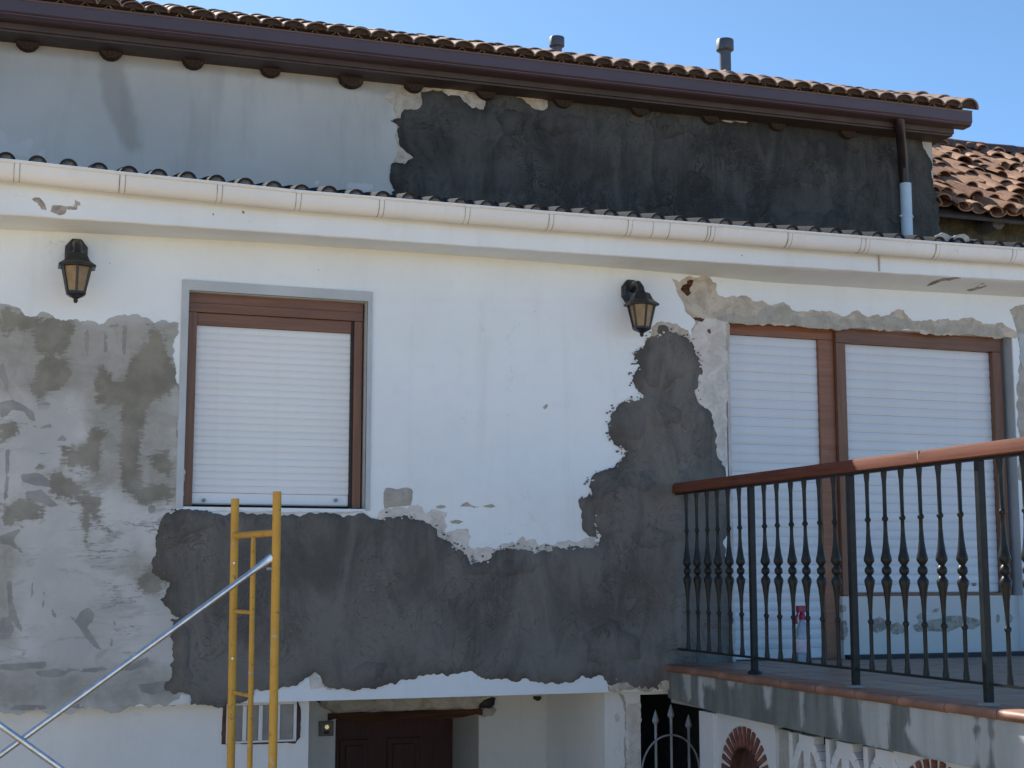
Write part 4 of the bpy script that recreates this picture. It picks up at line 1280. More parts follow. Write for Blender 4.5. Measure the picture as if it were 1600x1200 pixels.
# ------------------------------------------------------------------ window with roller shutter
YW = 0.055
win = empty('window', parent=house)
win['label'] = 'brown framed window with closed white roller shutter'
fx0, fx1 = onY(292, 600, YW).x - 0.004, onY(566, 600, YW).x
ft, fbz = onY(430, 466, YW).z, onY(430, 793, YW).z
bx = lambda a, b, c, d, e, f: MB().box(a, b, c, d, e, f)
zh1 = onY(430, 494, YW).z
zh2 = onY(430, 513, YW).z
sx0, sx1 = onY(305.5, 600, YW).x, onY(549, 600, YW).x
bx(fx0, fx1, YW, YW + .10, zh1 + (ft - zh1) * 0.5, ft).build('head_box', MT['brown'], win, bevel=0.0012)
bx(fx0, fx1, YW + .001, YW + .10, zh1, zh1 + (ft - zh1) * 0.5 - 0.0008).build('head_rail', MT['brown'], win, bevel=0.0012)
bx(sx0, sx1, YW + .022, YW + .10, zh2, zh1 - .001).build('head_rail', MT['brown'], win, bevel=0.003)
bx(fx0, sx0, YW + .003, YW + .10, fbz, zh1 - .001).build('side_guide', MT['brown_v'], win, bevel=0.004)
bx(sx1 + .016, fx1, YW + .003, YW + .10, fbz, zh1 - .001).build('side_guide', MT['brown_v'], win, bevel=0.004)
bx(sx1, sx1 + .0155, YW + .020, YW + .10, fbz, zh1 - .001).build('guide_seal', MT['rubber'], win)
bx(fx0, fx1 + .01, YW + .015, YW + .12, fbz - 0.03, fbz - 0.002).build('sill_strip', MT['rubber'], win)


def shutter(parent, x0, x1, z0, z1, y, pitch, mat, bar):
    m = MB()
    k = max(1, round((z1 - z0 - bar) / pitch))
    p = (z1 - z0 - bar) / k
    prof = []
    for i in range(7):
        t = i / 6
        prof.append((-0.0060 * math.sin(math.pi * (0.10 + 0.78 * t)) - 0.001, p * 0.985 * t))
    prof2 = [(0.010, p * 0.985), (0.010, 0.0)]
    m.sweep(prof + prof2, [(x0, 0, 0), (x1, 0, 0)], closed=True)
    o = m.build('slat', mat, parent, smooth=True, autosm=50)
    rg = random.Random(int(x0 * 100))
    for i in range(k):
        c = o if i == 0 else dup(o, parent)
        c.location = (0, y + rg.uniform(-.0012, .0012), z0 + bar + i * p)
        c.rotation_euler = (rg.uniform(-.02, .02), 0, 0)
    bx(x0, x1, y + .0105, y + .014, z0, z1).build('shutter_back', mat, parent)
    bx(x0, x1, y - .006, y + .010, z0 + 0.004, z0 + bar - 0.002).build('bottom_bar', mat, parent, bevel=0.003)


szb = onY(430, 789, YW).z
shutter(win, sx0 + .001, sx1 - .001, szb, zh2 - 0.001, YW + .045, 0.0405, MT['slat'], 0.068)
for a in (318, 524):
    q = onY(a, 782, YW + .04)
    MB().tube((q.x, YW + .039, q.z), (q.x, YW + .018, q.z), 0.011, n=14).build('stop_button', MT['grey_plastic'], win, smooth=True)
# painted band round the opening
o_ = 0.045
ws = MB()
z0w, z1w = WIN[2], WIN[3]
xl = onY(280, 600, 0).x
xr = onY(580, 600, 0).x
zt = onY(430, 446.5, 0).z
ws.box(xl, wl, -0.010, 0.012, z0w - 0.01, zt)
ws.box(wl, wr, -0.010, 0.012, z1w, zt)
ws.box(wr, xr, -0.010, 0.012, z0w - 0.01, zt)
ws.box(wl - .001, wl + 0.004, 0.0125, YW + 0.1, z0w, z1w)
ws.box(wr - 0.004, wr + .001, 0.0125, YW + 0.1, z0w, z1w)
ws.box(wl + .0045, wr - .0045, 0.0125, YW + 0.1, z1w - 0.004, z1w + 0.001)
ws.build('reveal_band', MT['trim'], win)
bx(fx0 - 0.02, wr - 0.005, YW + 0.1, YW + 0.11, z0w, z1w).build('backing', MT['rubber'], win)

# ------------------------------------------------------------------ terrace door and its side window
YD = 0.10
td = empty('terrace_door', parent=house)
td['label'] = 'brown framed terrace door and side window with closed white shutters'
dtop = onY(1340, 515, YD).z
d0, d1 = onY(1134, 700, YD).x, onY(1567, 700, YD).x
m0, m1, m2, m3 = [onY(a, 700, YD).x for a in (1283, 1307, 1322, 1553)]
zl1 = onY(1210, 526, YD).z
zr1 = onY(1440, 544, YD).z
bx(d0, m1, YD, YD + .08, zl1, DZ1 - 0.001).build('head_rail', MT['brown_lit'], td, bevel=0.004)
bx(m1 + .001, d1, YD - .03, YD + .08, zr1, dtop).build('head_rail', MT['brown'], td, bevel=0.004)
bx(m0, m1, YD + .001, YD + .08, TZ, zl1 - .001).build('jamb', MT['brown_lit'], td, bevel=0.004)
bx(m1 + .001, m2, YD - .03, YD + .08, SILLZ + .002, zr1 - .001).build('jamb', MT['brown_v'], td, bevel=0.004)
bx(m3, d1, YD - .03, YD + .08, SILLZ + .002, zr1 - .001).build('jamb', MT['brown_v'], td, bevel=0.004)
bx(m2, m3, YD - .035, YD + .08, SILLZ + .001, SILLZ + 0.02).build('sill_strip', MT['brown'], td, bevel=0.003)
bx(DX0 + .001, DXM + .03, 0.002, .35, TZ - .0195, TZ - .001).build('threshold', MT['floor'], td)
bx(d0, m1, YD + .085, YD + .1, TZ, DZ1).build('backing', MT['rubber'], td)
bx(m1, d1, YD + .085, YD + .1, SILLZ, DZ1).build('backing', MT['rubber'], td)
bx(d0 - .01, d0 + .012, YD - .06, YD + .05, TZ, zl1 - .001).build('edge_bead', MT['sub_pale'], td)
shutter(td, d0 + 0.014, m0 - .001, TZ + 0.005, zl1 - 0.001, YD + .03, 0.0605, MT['slat_blue'], 0.07)
shutter(td, m2 + .001, m3 - .001, SILLZ + 0.021, zr1 - 0.001, YD + .02, 0.060, MT['slat_blue'], 0.06)
q = onY(1522, 913, YD + .01)
MB().tube((q.x, YD + .012, q.z), (q.x, YD - .004, q.z), 0.011, n=12).build('stop_button', MT['grey_plastic'], td, smooth=True)
# right reveal in pale trim
bx(DX1 - 0.004, DX1 + 0.001, 0.003, YD + .1, SILLZ, DZ1).build('reveal_band', MT['trim'], td)

# ------------------------------------------------------------------ lower storey: wall, porch, door, passage
zg = -0.1
xp0 = onY(482, 1150, YL).x               # porch opening
xp1 = onY(945, 1150, YL).x
xq0 = onY(1001, 1150, YL).x              # passage under the terrace
xq1 = 4.75
P(wall_grid('lower_wall', HL, HR, zg, zb - 0.002, [(xp0, xp1, zg - .01, zb + .01), (xq0, xq1, zg - .01, zb - 0.03)], YL, 0.35, MT['white_plain'], house, res=0.2))
YPB = 1.12
pz = zb - 0.004
xjr = onY(748, 1150, YPB).x
xdl = onY(524, 1150, YPB).x
po = MB()
po.box(xp0 - 0.5, xdl, YPB, YPB + .9, zg, pz)                 # back wall left of the door
po.box(xjr, xp1 - 0.001, YPB, YPB + .9, zg, pz)                    # back wall right of the door
zlt = onY(620, 1121, YPB).z
po.box(xdl + .0005, xjr - .0005, YPB, YPB + .9, zlt, pz)                    # above the door
P(po.build('porch_wall', MT['porch'], house))
P(MB().box(xp0 - .3, xp0, YL + .351, YPB - .001, zg, pz).build('porch_side', MT['white_plain'], house))
P(MB().box(xp1, xp1 + .1, YL + .351, YPB + .2, zg, pz).build('porch_side', MT['white_plain'], house))
P(MB().box(xp0 - .5, xp1 + .4, 0.401, YPB + .9, pz + .001, pz + .15).build('porch_ceiling', MT['white_plain'], house))
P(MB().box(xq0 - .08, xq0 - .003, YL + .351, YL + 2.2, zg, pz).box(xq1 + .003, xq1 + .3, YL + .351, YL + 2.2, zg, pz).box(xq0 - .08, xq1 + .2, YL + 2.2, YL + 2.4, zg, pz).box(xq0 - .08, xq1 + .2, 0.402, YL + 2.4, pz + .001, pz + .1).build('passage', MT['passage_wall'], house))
P(layer('pillar_crack', [(966, 1082), (974, 1086), (978, 1098), (979, 1130), (981, 1210), (978, 1210), (976, 1130), (974, 1098)], YL, 0.003, MT['sub_grey'], house, seed=81, amp=0.1))
P(layer('pillar_patch', [(979, 1100), (1000, 1095), (1000, 1215), (980, 1215), (984, 1160), (979, 1130)], YL, 0.004, MT['sub_pale'], house, seed=82, amp=0.12))
P(layer('pillar_patch', [(960, 1118), (966, 1113), (968, 1126), (962, 1130)], YL, 0.004, MT['sub_pale'], house, seed=83, amp=0.12))
# door
YDO = 1.72
fd = empty('front_door', parent=house)
fd['label'] = 'dark brown panelled front door in the porch'
bx(xdl - .02, xjr - .001, YDO, YDO + .05, zg, zlt + .02).build('door_leaf', MT['door'], fd)
for (a, b) in ((530, 574), (604, 656)):
    xa, xb = onY(a, 1180, YDO).x, onY(b, 1180, YDO).x
    za = onY(560, 1155, YDO).z
    m = MB()
    m.box(xa, xb, YDO - .012, YDO, za - .75, za)
    m.box(xa + .04, xb - .04, YDO - .022, YDO - .012, za - .71, za - .04)
    m.build('door_panel', MT['door'], fd, bevel=0.006)
    m = MB().box(xa, xb, YDO - .012, YDO, za - 1.5, za - .85).box(xa + .04, xb - .04, YDO - .022, YDO - .012, za - 1.46, za - .89)
    m.build('door_panel', MT['door'], fd, bevel=0.006)
# lintel: rotten beam and broken plaster
xa, xb = onY(512, 1115, YPB).x, onY(752, 1115, YPB).x
zA, zB = onY(620, 1123, YPB).z, onY(620, 1111, YPB).z
lt = MB()
N = 24
tp, bt = [], []
for i in range(N + 1):
    x = xa + (xb - xa) * i / N
    tp.append((x, zB + 0.004 * noise.noise((x * 9, 1, 2))))
    bt.append((x, zA + 0.022 * noise.noise((x * 6, 5, 2)) + 0.012 * noise.noise((x * 21, 5, 2))))
lt.prism(tp + bt[::-1], YPB - 0.03, YPB + 0.3)
P(lt.build('door_lintel', MT['beam'], house))['label'] = 'rotten brown lintel beam over the front door'
P(layer('broken_plaster', [(497, 1090), (770, 1085), (772, 1096), (748, 1100), (747, 1108), (720, 1107), (690, 1110), (660, 1109), (625, 1112), (590, 1111), (550, 1111), (524, 1115), (510, 1108), (500, 1103)], YPB, 0.045, MT['sub'], house, seed=84, amp=0.10, lump=0.006, lscale=14, label='broken beige plaster above the front door'))
P(layer('broken_plaster', [(747, 1118), (750, 1108), (770, 1104), (775, 1108), (768, 1118), (755, 1121)], YPB, 0.03, MT['sub_grey'], house, seed=85, amp=0.10))
P(layer('hollow', [(745, 1090), (773, 1090), (771, 1100), (765, 1106), (748, 1107)], YPB, 0.052, MT['rubber'], house, seed=86, amp=0.10))
for i_, (a, b) in enumerate(((498, 1094), (536, 1094), (560, 1093), (633, 1096), (650, 1091), (730, 1090), (838, 1091), (887, 1085))):
    P(layer('hollow', [(a - 5, b - 3), (a + 6, b - 3.5), (a + 4, b + 3), (a, b + 4), (a - 4, b + 2)], YPB, 0.05, MT['rubber'], house, seed=90 + i_, amp=0.2))
# little barred window left of the porch
vw = empty('vent_window', parent=house)
vw['label'] = 'small white framed window with four grey panes behind the scaffold'
R4 = lambda a, b, c, d, y: (onY(a, 1130, y).x, onY(b, 1130, y).x, onY(410, d, y).z, onY(410, c, y).z)
x0, x1, z0, z1 = R4(348, 467, 1096.5, 1160, YL)
m = MB()
x0i, x1i, z0i, z1i = R4(353, 462, 1101, 1156, YL)
P(layer('sealed_edge', [(346, 1163), (347, 1130), (349, 1094), (400, 1091), (450, 1090), (465, 1092), (470, 1108), (469, 1152), (461, 1162), (400, 1163)], YL, 0.008, MT['brown_edge'], house, seed=95, amp=0.05)).parent = vw
bars = [353, 357, 378, 384, 403, 409, 430, 436, 457.5, 462]
for i in range(0, 10, 2):
    a, b = onY(bars[i], 1130, YL).x, onY(bars[i + 1], 1130, YL).x
    MB().box(a, b, YL - .030, YL + .02, z0i, z1i).build('frame_bar', MT['niche_white'], vw, bevel=0.003)
zr_ = (z1i - z0i)
MB().box(x0i + .0, x1i, YL - .026, YL + .02, z1i + .0005, z1i + .014).build('frame_bar', MT['niche_white'], vw, bevel=0.003)
MB().box(x0i + .0, x1i, YL - .026, YL + .02, z0i - .012, z0i - .0005).build('frame_bar', MT['niche_white'], vw, bevel=0.003)
for i in range(1, 9, 2):
    a, b = onY(bars[i], 1130, YL).x, onY(bars[i + 1], 1130, YL).x
    MB().box(a + .001, b - .001, YL - .014, YL + .01, z0i + .001, z1i - .001).build('pane', MT['pane'], vw)

# ------------------------------------------------------------------ door bell
q = onY(509, 1138, YPB)
db = tag(empty('door_bell', (q.x, YPB, q.z)), 'small brown door bell panel on the porch wall beside the front door', 'door bell')
hw = 0.048
MB().box(-hw, hw, -0.022, 0.0, -hw, hw).box(-hw * .8, hw * .8, -0.027, -0.022, -hw * .82, hw * .82).build('bell_plate', MT['bell'], db, bevel=0.004)
MB().tube((0, -0.024, 0.012), (0, -0.036, 0.012), 0.016, 0.014, n=18).build('bell_button', MT['brass'], db, smooth=True)
MB().box(-0.018, 0.018, -0.030, -0.027, -0.034, -0.014).build('name_slot', MT['rubber'], db)


# ------------------------------------------------------------------ wall lanterns
def lantern(lab):
    t = tag(empty('wall_lantern'), lab, 'wall lamp', 'black lanterns on the white front')
    k = MB()
    N = 8
    for (y, s) in ((0.0, 1.0), (-0.022, 1.0), (-0.034, 0.82)):
        pass
    rim = []
    vs = []
    for (y, s) in ((0.004, 1.0), (-0.020, 1.0), (-0.036, 0.78)):
        for i in range(N):
            t_ = 2 * math.pi * (i + .5) / N
            vs.append((0.066 * s * math.cos(t_) * (1.0), y, 0.086 * s * math.sin(t_)))
    k.add(vs, [(j * N + i, j * N + (i + 1) % N, (j + 1) * N + (i + 1) % N, (j + 1) * N + i) for j in range(2) for i in range(N)] + [tuple(range(2 * N, 3 * N)), tuple(range(N - 1, -1, -1))])
    k.build('back_plate', MT['lamp_black'], t, bevel=0.004)
    YB = -0.175
    MB().path([(0, -0.03, 0.02), (0, -0.08, 0.035), (0, -0.13, 0.03), (0, YB + 0.01, 0.0), (0, YB, -0.035)], [0.030, 0.026, 0.022, 0.022, 0.026], 14).build('arm', MT['lamp_black'], t, smooth=True)
    MB().lathe([(0.022, 0.0), (0.055, -0.012), (0.074, -0.05), (0.080, -0.058), (0.112, -0.080), (0.114, -0.090), (0.106, -0.093), (0.080, -0.088)], (0, YB, -0.028), 6, rot=math.pi / 6).build('roof_cap', MT['lamp_black'], t, bevel=0.003)
    zt, zb2 = -0.118, -0.268
    rt, rb = 0.084, 0.050
    for i in range(6):
        a0 = 2 * math.pi * i / 6 + math.pi / 6
        a1 = 2 * math.pi * (i + 1) / 6 + math.pi / 6
        c = lambda r, a, z: Vector((r * math.cos(a), YB + r * math.sin(a), z))
        MB().tube(c(rt, a0, zt), c(rb, a0, zb2), 0.0075, 0.0065, n=6).build('cage_bar', MT['lamp_black'], t)
        g = 0.93
        q = [c(rt * g, a0, zt), c(rt * g, a1, zt), c(rb * g, a1, zb2), c(rb * g, a0, zb2)]
        q2 = [Vector((v.x * .95, YB + (v.y - YB) * .95, v.z)) for v in q]
        MB().add(q + q2, [(0, 1, 2, 3), (7, 6, 5, 4), (0, 4, 5, 1), (1, 5, 6, 2), (2, 6, 7, 3), (3, 7, 4, 0)]).build('glass_pane', MT['amber'], t)
    MB().lathe([(0.050, 0.014), (0.060, 0.010), (0.060, 0.0), (0.044, -0.012), (0.022, -0.022), (0.012, -0.028), (0.014, -0.040), (0.008, -0.050)], (0, YB, zb2), 6, rot=math.pi / 6).build('base_cup', MT['lamp_black'], t, bevel=0.002)
    MB().lathe([(0.024, 0.02), (0.026, 0.09), (0.02, 0.13)], (0, YB, zb2), 10).build('bulb', MT['niche_white'], t, smooth=True)
    return t


la = lantern('black lantern with amber panes on the white wall above the grey cement')
q = onY(119, 396, 0)
la.location = (q.x, -0.003, q.z)
la.scale = (1.02, 1, 1.0)
lb = dup(la)
lb['label'] = 'black lantern hanging above the top of the tall dark mortar patch'
for ch in list(la.children):
    c = dup(ch, lb)
q = onY(984, 457, 0)
lb.location = (q.x, -0.003, q.z)

# ------------------------------------------------------------------ terrace
XT = 4.00
YE = -7.0
ter = tag(empty('terrace'), 'raised terrace with terracotta edge over a streaked grey side wall', 'terrace')
XE = 9.0
MB().box(XT + 0.02, XE, YE, -0.004, TZ - 0.24, TZ - 0.022).build('slab', MT['grout'], ter)
# streaked side face with per-vertex streaks and baluster shadows
light = [[(1066, 1048), (1079, 1050), (1080, 1090), (1075, 1095), (1070, 1075)], [(1092, 1053), (1116, 1058), (1117, 1075), (1108, 1072), (1098, 1070), (1098, 1095), (1103, 1110), (1093, 1106), (1090, 1080)],
         [(1136, 1061), (1148, 1064), (1146, 1073), (1138, 1072)], [(1153, 1064), (1160, 1066), (1157, 1078)], [(1192, 1070), (1205, 1073), (1202, 1110), (1197, 1110)],
         [(1248, 1078), (1258, 1080), (1255, 1105), (1256, 1138), (1251, 1135), (1250, 1105)], [(1302, 1086), (1317, 1088), (1315, 1115), (1313, 1150), (1308, 1138), (1305, 1110)],
         [(1340, 1090), (1390, 1095), (1389, 1172), (1352, 1165), (1345, 1130)], [(1422, 1098), (1600, 1122), (1800, 1140), (1800, 1260), (1600, 1225), (1450, 1188), (1432, 1172), (1423, 1160), (1413, 1140), (1420, 1130)]]
baluster_shade = [[(1522, 1110), (1530, 1112), (1528, 1130), (1533, 1138), (1530, 1150), (1530, 1175), (1533, 1210), (1522, 1210), (1524, 1160), (1520, 1140), (1524, 1128)],  # two baluster shadows painted into the side wall colour
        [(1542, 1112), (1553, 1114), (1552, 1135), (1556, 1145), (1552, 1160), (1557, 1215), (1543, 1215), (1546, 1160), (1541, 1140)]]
bb = []
for (a, b) in ((1052, 1092), (1120, 1114), (1200, 1131), (1300, 1154), (1400, 1174), (1487, 1193), (1600, 1218), (1900, 1290)):
    q = onX(a, b, XT)
    bb.append((q.y, q.z))
bb = [(-0.002, bb[0][1])] + bb[1:]


def zbeam(y):
    for (y0, z0), (y1, z1) in zip(bb, bb[1:]):
        if y >= y1 or (y1, z1) == bb[-1]:
            return z0 + (z1 - z0) * (y - y0) / (y1 - y0)


ys = list(np.arange(-0.003, YE, -0.02))
NZ = 20
vs, fs = [], []
for y in ys:
    zb_ = zbeam(y) if y > -5.5 else zbeam(-5.5)
    for j in range(NZ + 1):
        vs.append((XT + 0.004 * noise.noise((y * 3, j * .3, 1)), y, zb_ + (TZ - 0.045 - zb_) * j / NZ))
    vs.append((XT + 0.30, y, zb_))
W_ = NZ + 2
for i in range(len(ys) - 1):
    for j in range(NZ):
        fs.append((i * W_ + j, (i + 1) * W_ + j, (i + 1) * W_ + j + 1, i * W_ + j + 1))
    fs.append((i * W_, i * W_ + NZ + 1, (i + 1) * W_ + NZ + 1, (i + 1) * W_))
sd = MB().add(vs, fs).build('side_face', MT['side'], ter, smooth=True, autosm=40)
PP = np.array([(v.co.y, v.co.z) for v in sd.data.vertices])
w3 = lambda pl: [(onX(a, b, XT).y, onX(a, b, XT).z) for a, b in pl]
val = sdfield(PP, [w3(p) for p in light], 0.045) * (1 - 0.8 * sdfield(PP, [w3(p) for p in baluster_shade], 0.02))
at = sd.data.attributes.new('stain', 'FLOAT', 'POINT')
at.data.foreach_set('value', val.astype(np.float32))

# terracotta edge pieces (bull nose) and floor tiles
ep = 0.36
prof = [(0.0, -0.046), (-0.012, -0.044), (-0.022, -0.034), (-0.026, -0.022), (-0.022, -0.010), (-0.012, -0.002), (0.0, 0.0), (0.16, 0.0), (0.16, -0.020), (0.03, -0.020), (0.03, -0.046)]
m = MB()
N = len(prof)
Lp = ep - 0.007
m.add([(a, 0, b) for a, b in prof] + [(a, -Lp, b) for a, b in prof], [(i, (i + 1) % N, N + (i + 1) % N, N + i) for i in range(N)] + [tuple(range(N)), tuple(range(2 * N - 1, N - 1, -1))])
e0 = m.build('edge_tile', MT['terra'], ter, smooth=True, autosm=45)
rg = random.Random(3)
k = 0
y = -0.004 + 0.04
y = -0.006
while y > YE + ep:
    o = e0 if k == 0 else dup(e0, ter)
    o.location = (XT + rg.uniform(-.002, .002), y, TZ + rg.uniform(-.002, .001))
    y -= ep
    k += 1
f0 = MB().box(0, 0.318, -0.318, 0, -0.018, 0).build('floor_tile', MT['floor'], ter, bevel=0.002)
k = 0
for i in range(12):
    for j in range(19):
        o = f0 if k == 0 else dup(f0, ter)
        k += 1
        o.location = (XT + 0.165 + i * 0.325, -0.006 - j * 0.325, TZ - 0.001 + rg.uniform(-.001, .0015))

# wall below the terrace: brick arches and white openwork
XW = XT + 0.06
gw = tag(empty('garden_wall'), 'whitewashed wall with brick arches and openwork under the terrace edge', 'wall')
ywe = onX(1097, 1150, XW).y
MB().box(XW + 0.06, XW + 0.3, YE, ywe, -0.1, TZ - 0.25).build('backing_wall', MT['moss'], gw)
y1_ = onX(1120, 1150, XW).y
MB().box(XW - 0.02, XW + 0.059, y1_ + 0.001, ywe, -0.1, zbeam(ywe) - 0.03).build('end_pier', MT['niche_white'], gw, bevel=0.005)


def arch(pxc, pxL, pxR, top_px):
    yl, yr = onX(pxL, 1190, XW).y, onX(pxR, 1190, XW).y
    yc = (yl + yr) / 2
    ro = abs(yl - yr) / 2
    zc = onX(pxc, top_px, XW).z - ro
    ri = ro * 0.60
    # white spandrel panel with an arched hole
    N = 28
    zt_ = min(zbeam(yl + .06), zbeam(yr - .06)) - 0.004
    vs, fs = [], []
    hw = ro + 0.075
    out = []
    for i in range(N + 1):
        t = math.pi * i / N
        c, s = math.cos(t), math.sin(t)
        kk = min(hw / max(abs(c), 1e-6), (zt_ - zc) / max(s, 1e-6))
        out.append((c * kk, s * kk))
    for i in range(N + 1):
        t = math.pi * i / N
        for xx in (XW, XW + 0.055):
            vs.append((xx, yc + ro * 1.02 * math.cos(t), zc + ro * 1.02 * math.sin(t)))
            vs.append((xx, yc + out[i][0], zc + out[i][1]))
    for i in range(N):
        b, d = i * 4, (i + 1) * 4
        fs += [(b, b + 1, d + 1, d), (b + 2, d + 2, d + 3, b + 3), (b, d, d + 2, b + 2), (b + 1, b + 3, d + 3, d + 1)]
    MB().add(vs, fs).build('white_panel', MT['niche_white'], gw)
    nb = 15
    for i in range(nb):
        t = math.pi * (i + 0.5) / nb
        dw = math.pi / nb * 0.25
        q = []
        for xx in (XW - 0.006, XW + 0.05):
            for (r, a) in ((ri, t - dw * 1.15), (ro, t - dw), (ro, t + dw), (ri, t + dw * 1.15)):
                q.append((xx, yc + r * math.cos(a), zc + r * math.sin(a)))
        MB().add(q, [(0, 1, 2, 3), (7, 6, 5, 4), (0, 4, 5, 1), (1, 5, 6, 2), (2, 6, 7, 3), (3, 7, 4, 0)]).build('brick', MT['brick'], gw)
    rv = []
    for i in range(N + 1):
        t = math.pi * i / N
        rv.append((t,))
    vs, fs = [], []
    for i in range(N + 1):
        t = math.pi * i / N
        for (xx, r) in ((XW + 0.006, ri), (XW + 0.006, ro * 1.018), (XW + 0.05, ro * 1.018), (XW + 0.05, ri)):
            vs.append((xx, yc + r * math.cos(t), zc + r * math.sin(t)))
    for i in range(N):
        for j in range(4):
            fs.append((i * 4 + j, i * 4 + (j + 1) % 4, (i + 1) * 4 + (j + 1) % 4, (i + 1) * 4 + j))
    MB().add(vs, fs).build('mortar_ring', MT['niche_white'], gw)
    vi = []
    for i in range(N + 1):
        t = math.pi * i / N
        for (xx, r) in ((XW - 0.007, ri * 0.965), (XW - 0.007, ri * 1.02), (XW + 0.054, ri * 1.02), (XW + 0.054, ri * 0.965)):
            vi.append((xx, yc + r * math.cos(t), zc + r * math.sin(t)))
    MB().add(vi, [(i * 4 + j, i * 4 + (j + 1) % 4, (i + 1) * 4 + (j + 1) % 4, (i + 1) * 4 + j) for i in range(N) for j in range(4)]).build('arch_lining', MT['brick_in'], gw)
    vs = [(XW + 0.052, yc + ri * 1.03 * math.cos(math.pi * i / N), zc + ri * 1.03 * math.sin(math.pi * i / N)) for i in range(N + 1)]
    vs2 = [(XW + 0.058, b, c) for a, b, c in vs]
    MB().add(vs + vs2, [tuple(range(N + 1)), tuple(range(2 * N + 1, N, -1))]).build('niche_back', MT['brick_in'], gw)
    return yc, ro


ya, ra = arch(1165, 1128, 1202, 1136)
yb_, rb_ = arch(1462, 1398, 1527, 1187)
# flat grey pier beside the first arch
y0, y1 = onX(1210, 1170, XW).y, onX(1231, 1170, XW).y
MB().box(XW + 0.02, XW + 0.059, y1, y0, -0.1, zbeam(y1) - 0.03).build('grey_pier', MT['sub_grey'], gw, bevel=0.004)


def openwork(px, top):
    q = onX(px, top, XW)
    m = MB()
    yc, zt_ = q.y, q.z
    H = 0.55
    D0, D1 = XW - 0.01, XW + 0.055

    def strip(pts, w_):
        for (a, b), (c, d), wa, wb in zip(pts, pts[1:], w_, w_[1:]):
            t = Vector((c - a, d - b)).normalized()
            nx = Vector((-t.y, t.x))
            p = [(a + nx.x * wa, b + nx.y * wa), (c + nx.x * wb, d + nx.y * wb), (c - nx.x * wb, d - nx.y * wb), (a - nx.x * wa, b - nx.y * wa)]
            m.add([(D0, yc + u, zt_ + v) for u, v in p] + [(D1, yc + u, zt_ + v) for u, v in p], [(0, 1, 2, 3), (7, 6, 5, 4), (0, 4, 5, 1), (1, 5, 6, 2), (2, 6, 7, 3), (3, 7, 4, 0)])
    strip([(0, 0.0), (0, -0.05), (0.004, -0.15), (0.006, -H)], [0.034, 0.034, 0.032, 0.042])
    for s in (1, -1):
        pts, ww = [], []
        for i in range(9):
            t = i / 8
            pts.append((s * 0.155 * math.sin(t * math.pi / 2), -0.035 - 0.30 * (1 - math.cos(t * math.pi / 2))))
            ww.append(0.030 - 0.008 * t)
        strip(pts, ww)
    strip([(0.165, 0.0), (0.165, -H)], [0.018, 0.018])
    m.box(D0 - 0.002, D1 - 0.001, yc - 0.075, yc + 0.075, zt_ - 0.085, zt_ + 0.001)
    o = m.build('openwork_block', MT['niche_white'], gw, bevel=0.004)
    return o


openwork(1262, 1149)
openwork(1322, 1160)
openwork(1384, 1172)

# ------------------------------------------------------------------ railing
XR = 4.075
rail = tag(empty('terrace_railing', (XR, 0, TZ)), 'black iron terrace railing with turned balusters and varnished wooden handrail', 'railing')
hb0 = onX(1060, 776, XR).z
hb1 = onX(1596, 711, XR).z
HB = hb0 * 0.3 + hb1 * 0.7 - TZ + 0.012
HT = 0.062


def rail_seg(y0, y1):
    pr_ = [(-0.039, 0.006), (-0.0385, 0.016), (-0.0365, 0.047), (-0.026, 0.064), (0.026, 0.064), (0.0365, 0.047), (0.0385, 0.016), (0.039, 0.006), (0.034, 0.0), (-0.034, 0.0)]
    m = MB()
    N = len(pr_)
    m.add([(a, y0, b) for a, b in pr_] + [(a, y1, b) for a, b in pr_], [(i, (i + 1) % N, N + (i + 1) % N, N + i) for i in range(N)] + [tuple(range(N)), tuple(range(2 * N - 1, N - 1, -1))])
    return m.build('handrail', MT['rail'], rail, smooth=True, autosm=35, loc=(0, 0, HB))


yj = onX(1444, 715, XR).y
rail_seg(-0.03, yj + 0.002)
rail_seg(yj - 0.002, YE + 0.3)
MB().box(-0.0375, 0.0300, yj - 0.0019, yj + 0.0019, HB + 0.010, HB + 0.0647).build('rail_joint', MT['seam'], rail)
MB().box(-0.018, 0.018, YE + 0.3, -0.03, HB - 0.010, HB - 0.0005).build('top_bar', MT['iron'], rail)
BB = 0.085
MB().box(-0.014, 0.014, YE + 0.3, -0.02, BB, BB + 0.012).build('bottom_bar', MT['iron'], rail)
yp = [onX(a, 900, XR).y for a in (1176, 1333, 1537)]
bay = (yp[0] - yp[2]) / 2
posts = [yp[0] - bay * i for i in range(0, 6)]
p0 = MB().box(-0.017, 0.017, -0.017, 0.017, 0.004, HB - 0.010).build('post', MT['iron'], rail, bevel=0.003)
for i, y in enumerate(posts):
    (p0 if i == 0 else dup(p0, rail)).location = (0, y, 0)
MB().box(-0.012, 0.012, -0.02, 0.0, -0.02, 0.02)
bp = MB().lathe([(0.052, 0.001), (0.047, 0.006), (0.030, 0.012)], (0, 0, 0), 7).build('post_footing', MT['grout'], rail)
for i, y in enumerate(posts[1:]):
    (bp if i == 0 else dup(bp, rail)).location = (0, y, 0)
MB().lathe([(0.042, 0.001), (0.038, 0.012), (0.024, 0.022)], (0, posts[0], 0), 12).build('post_footing', MT['iron'], rail)
Hb = HB - 0.010 - BB - 0.012
half = [(0.015, 0.0), (0.015, 0.010), (0.011, 0.045), (0.0098, 0.10), (0.0098, 0.195), (0.0125, 0.200), (0.0165, 0.207), (0.014, 0.214), (0.009, 0.219), (0.010, 0.26), (0.0135, 0.31), (0.020, 0.355), (0.0265, 0.378), (0.027, 0.390), (0.016, 0.405), (0.012, 0.411), (0.022, 0.422), (0.024, 0.432)]
sc2 = Hb / 2 / 0.432
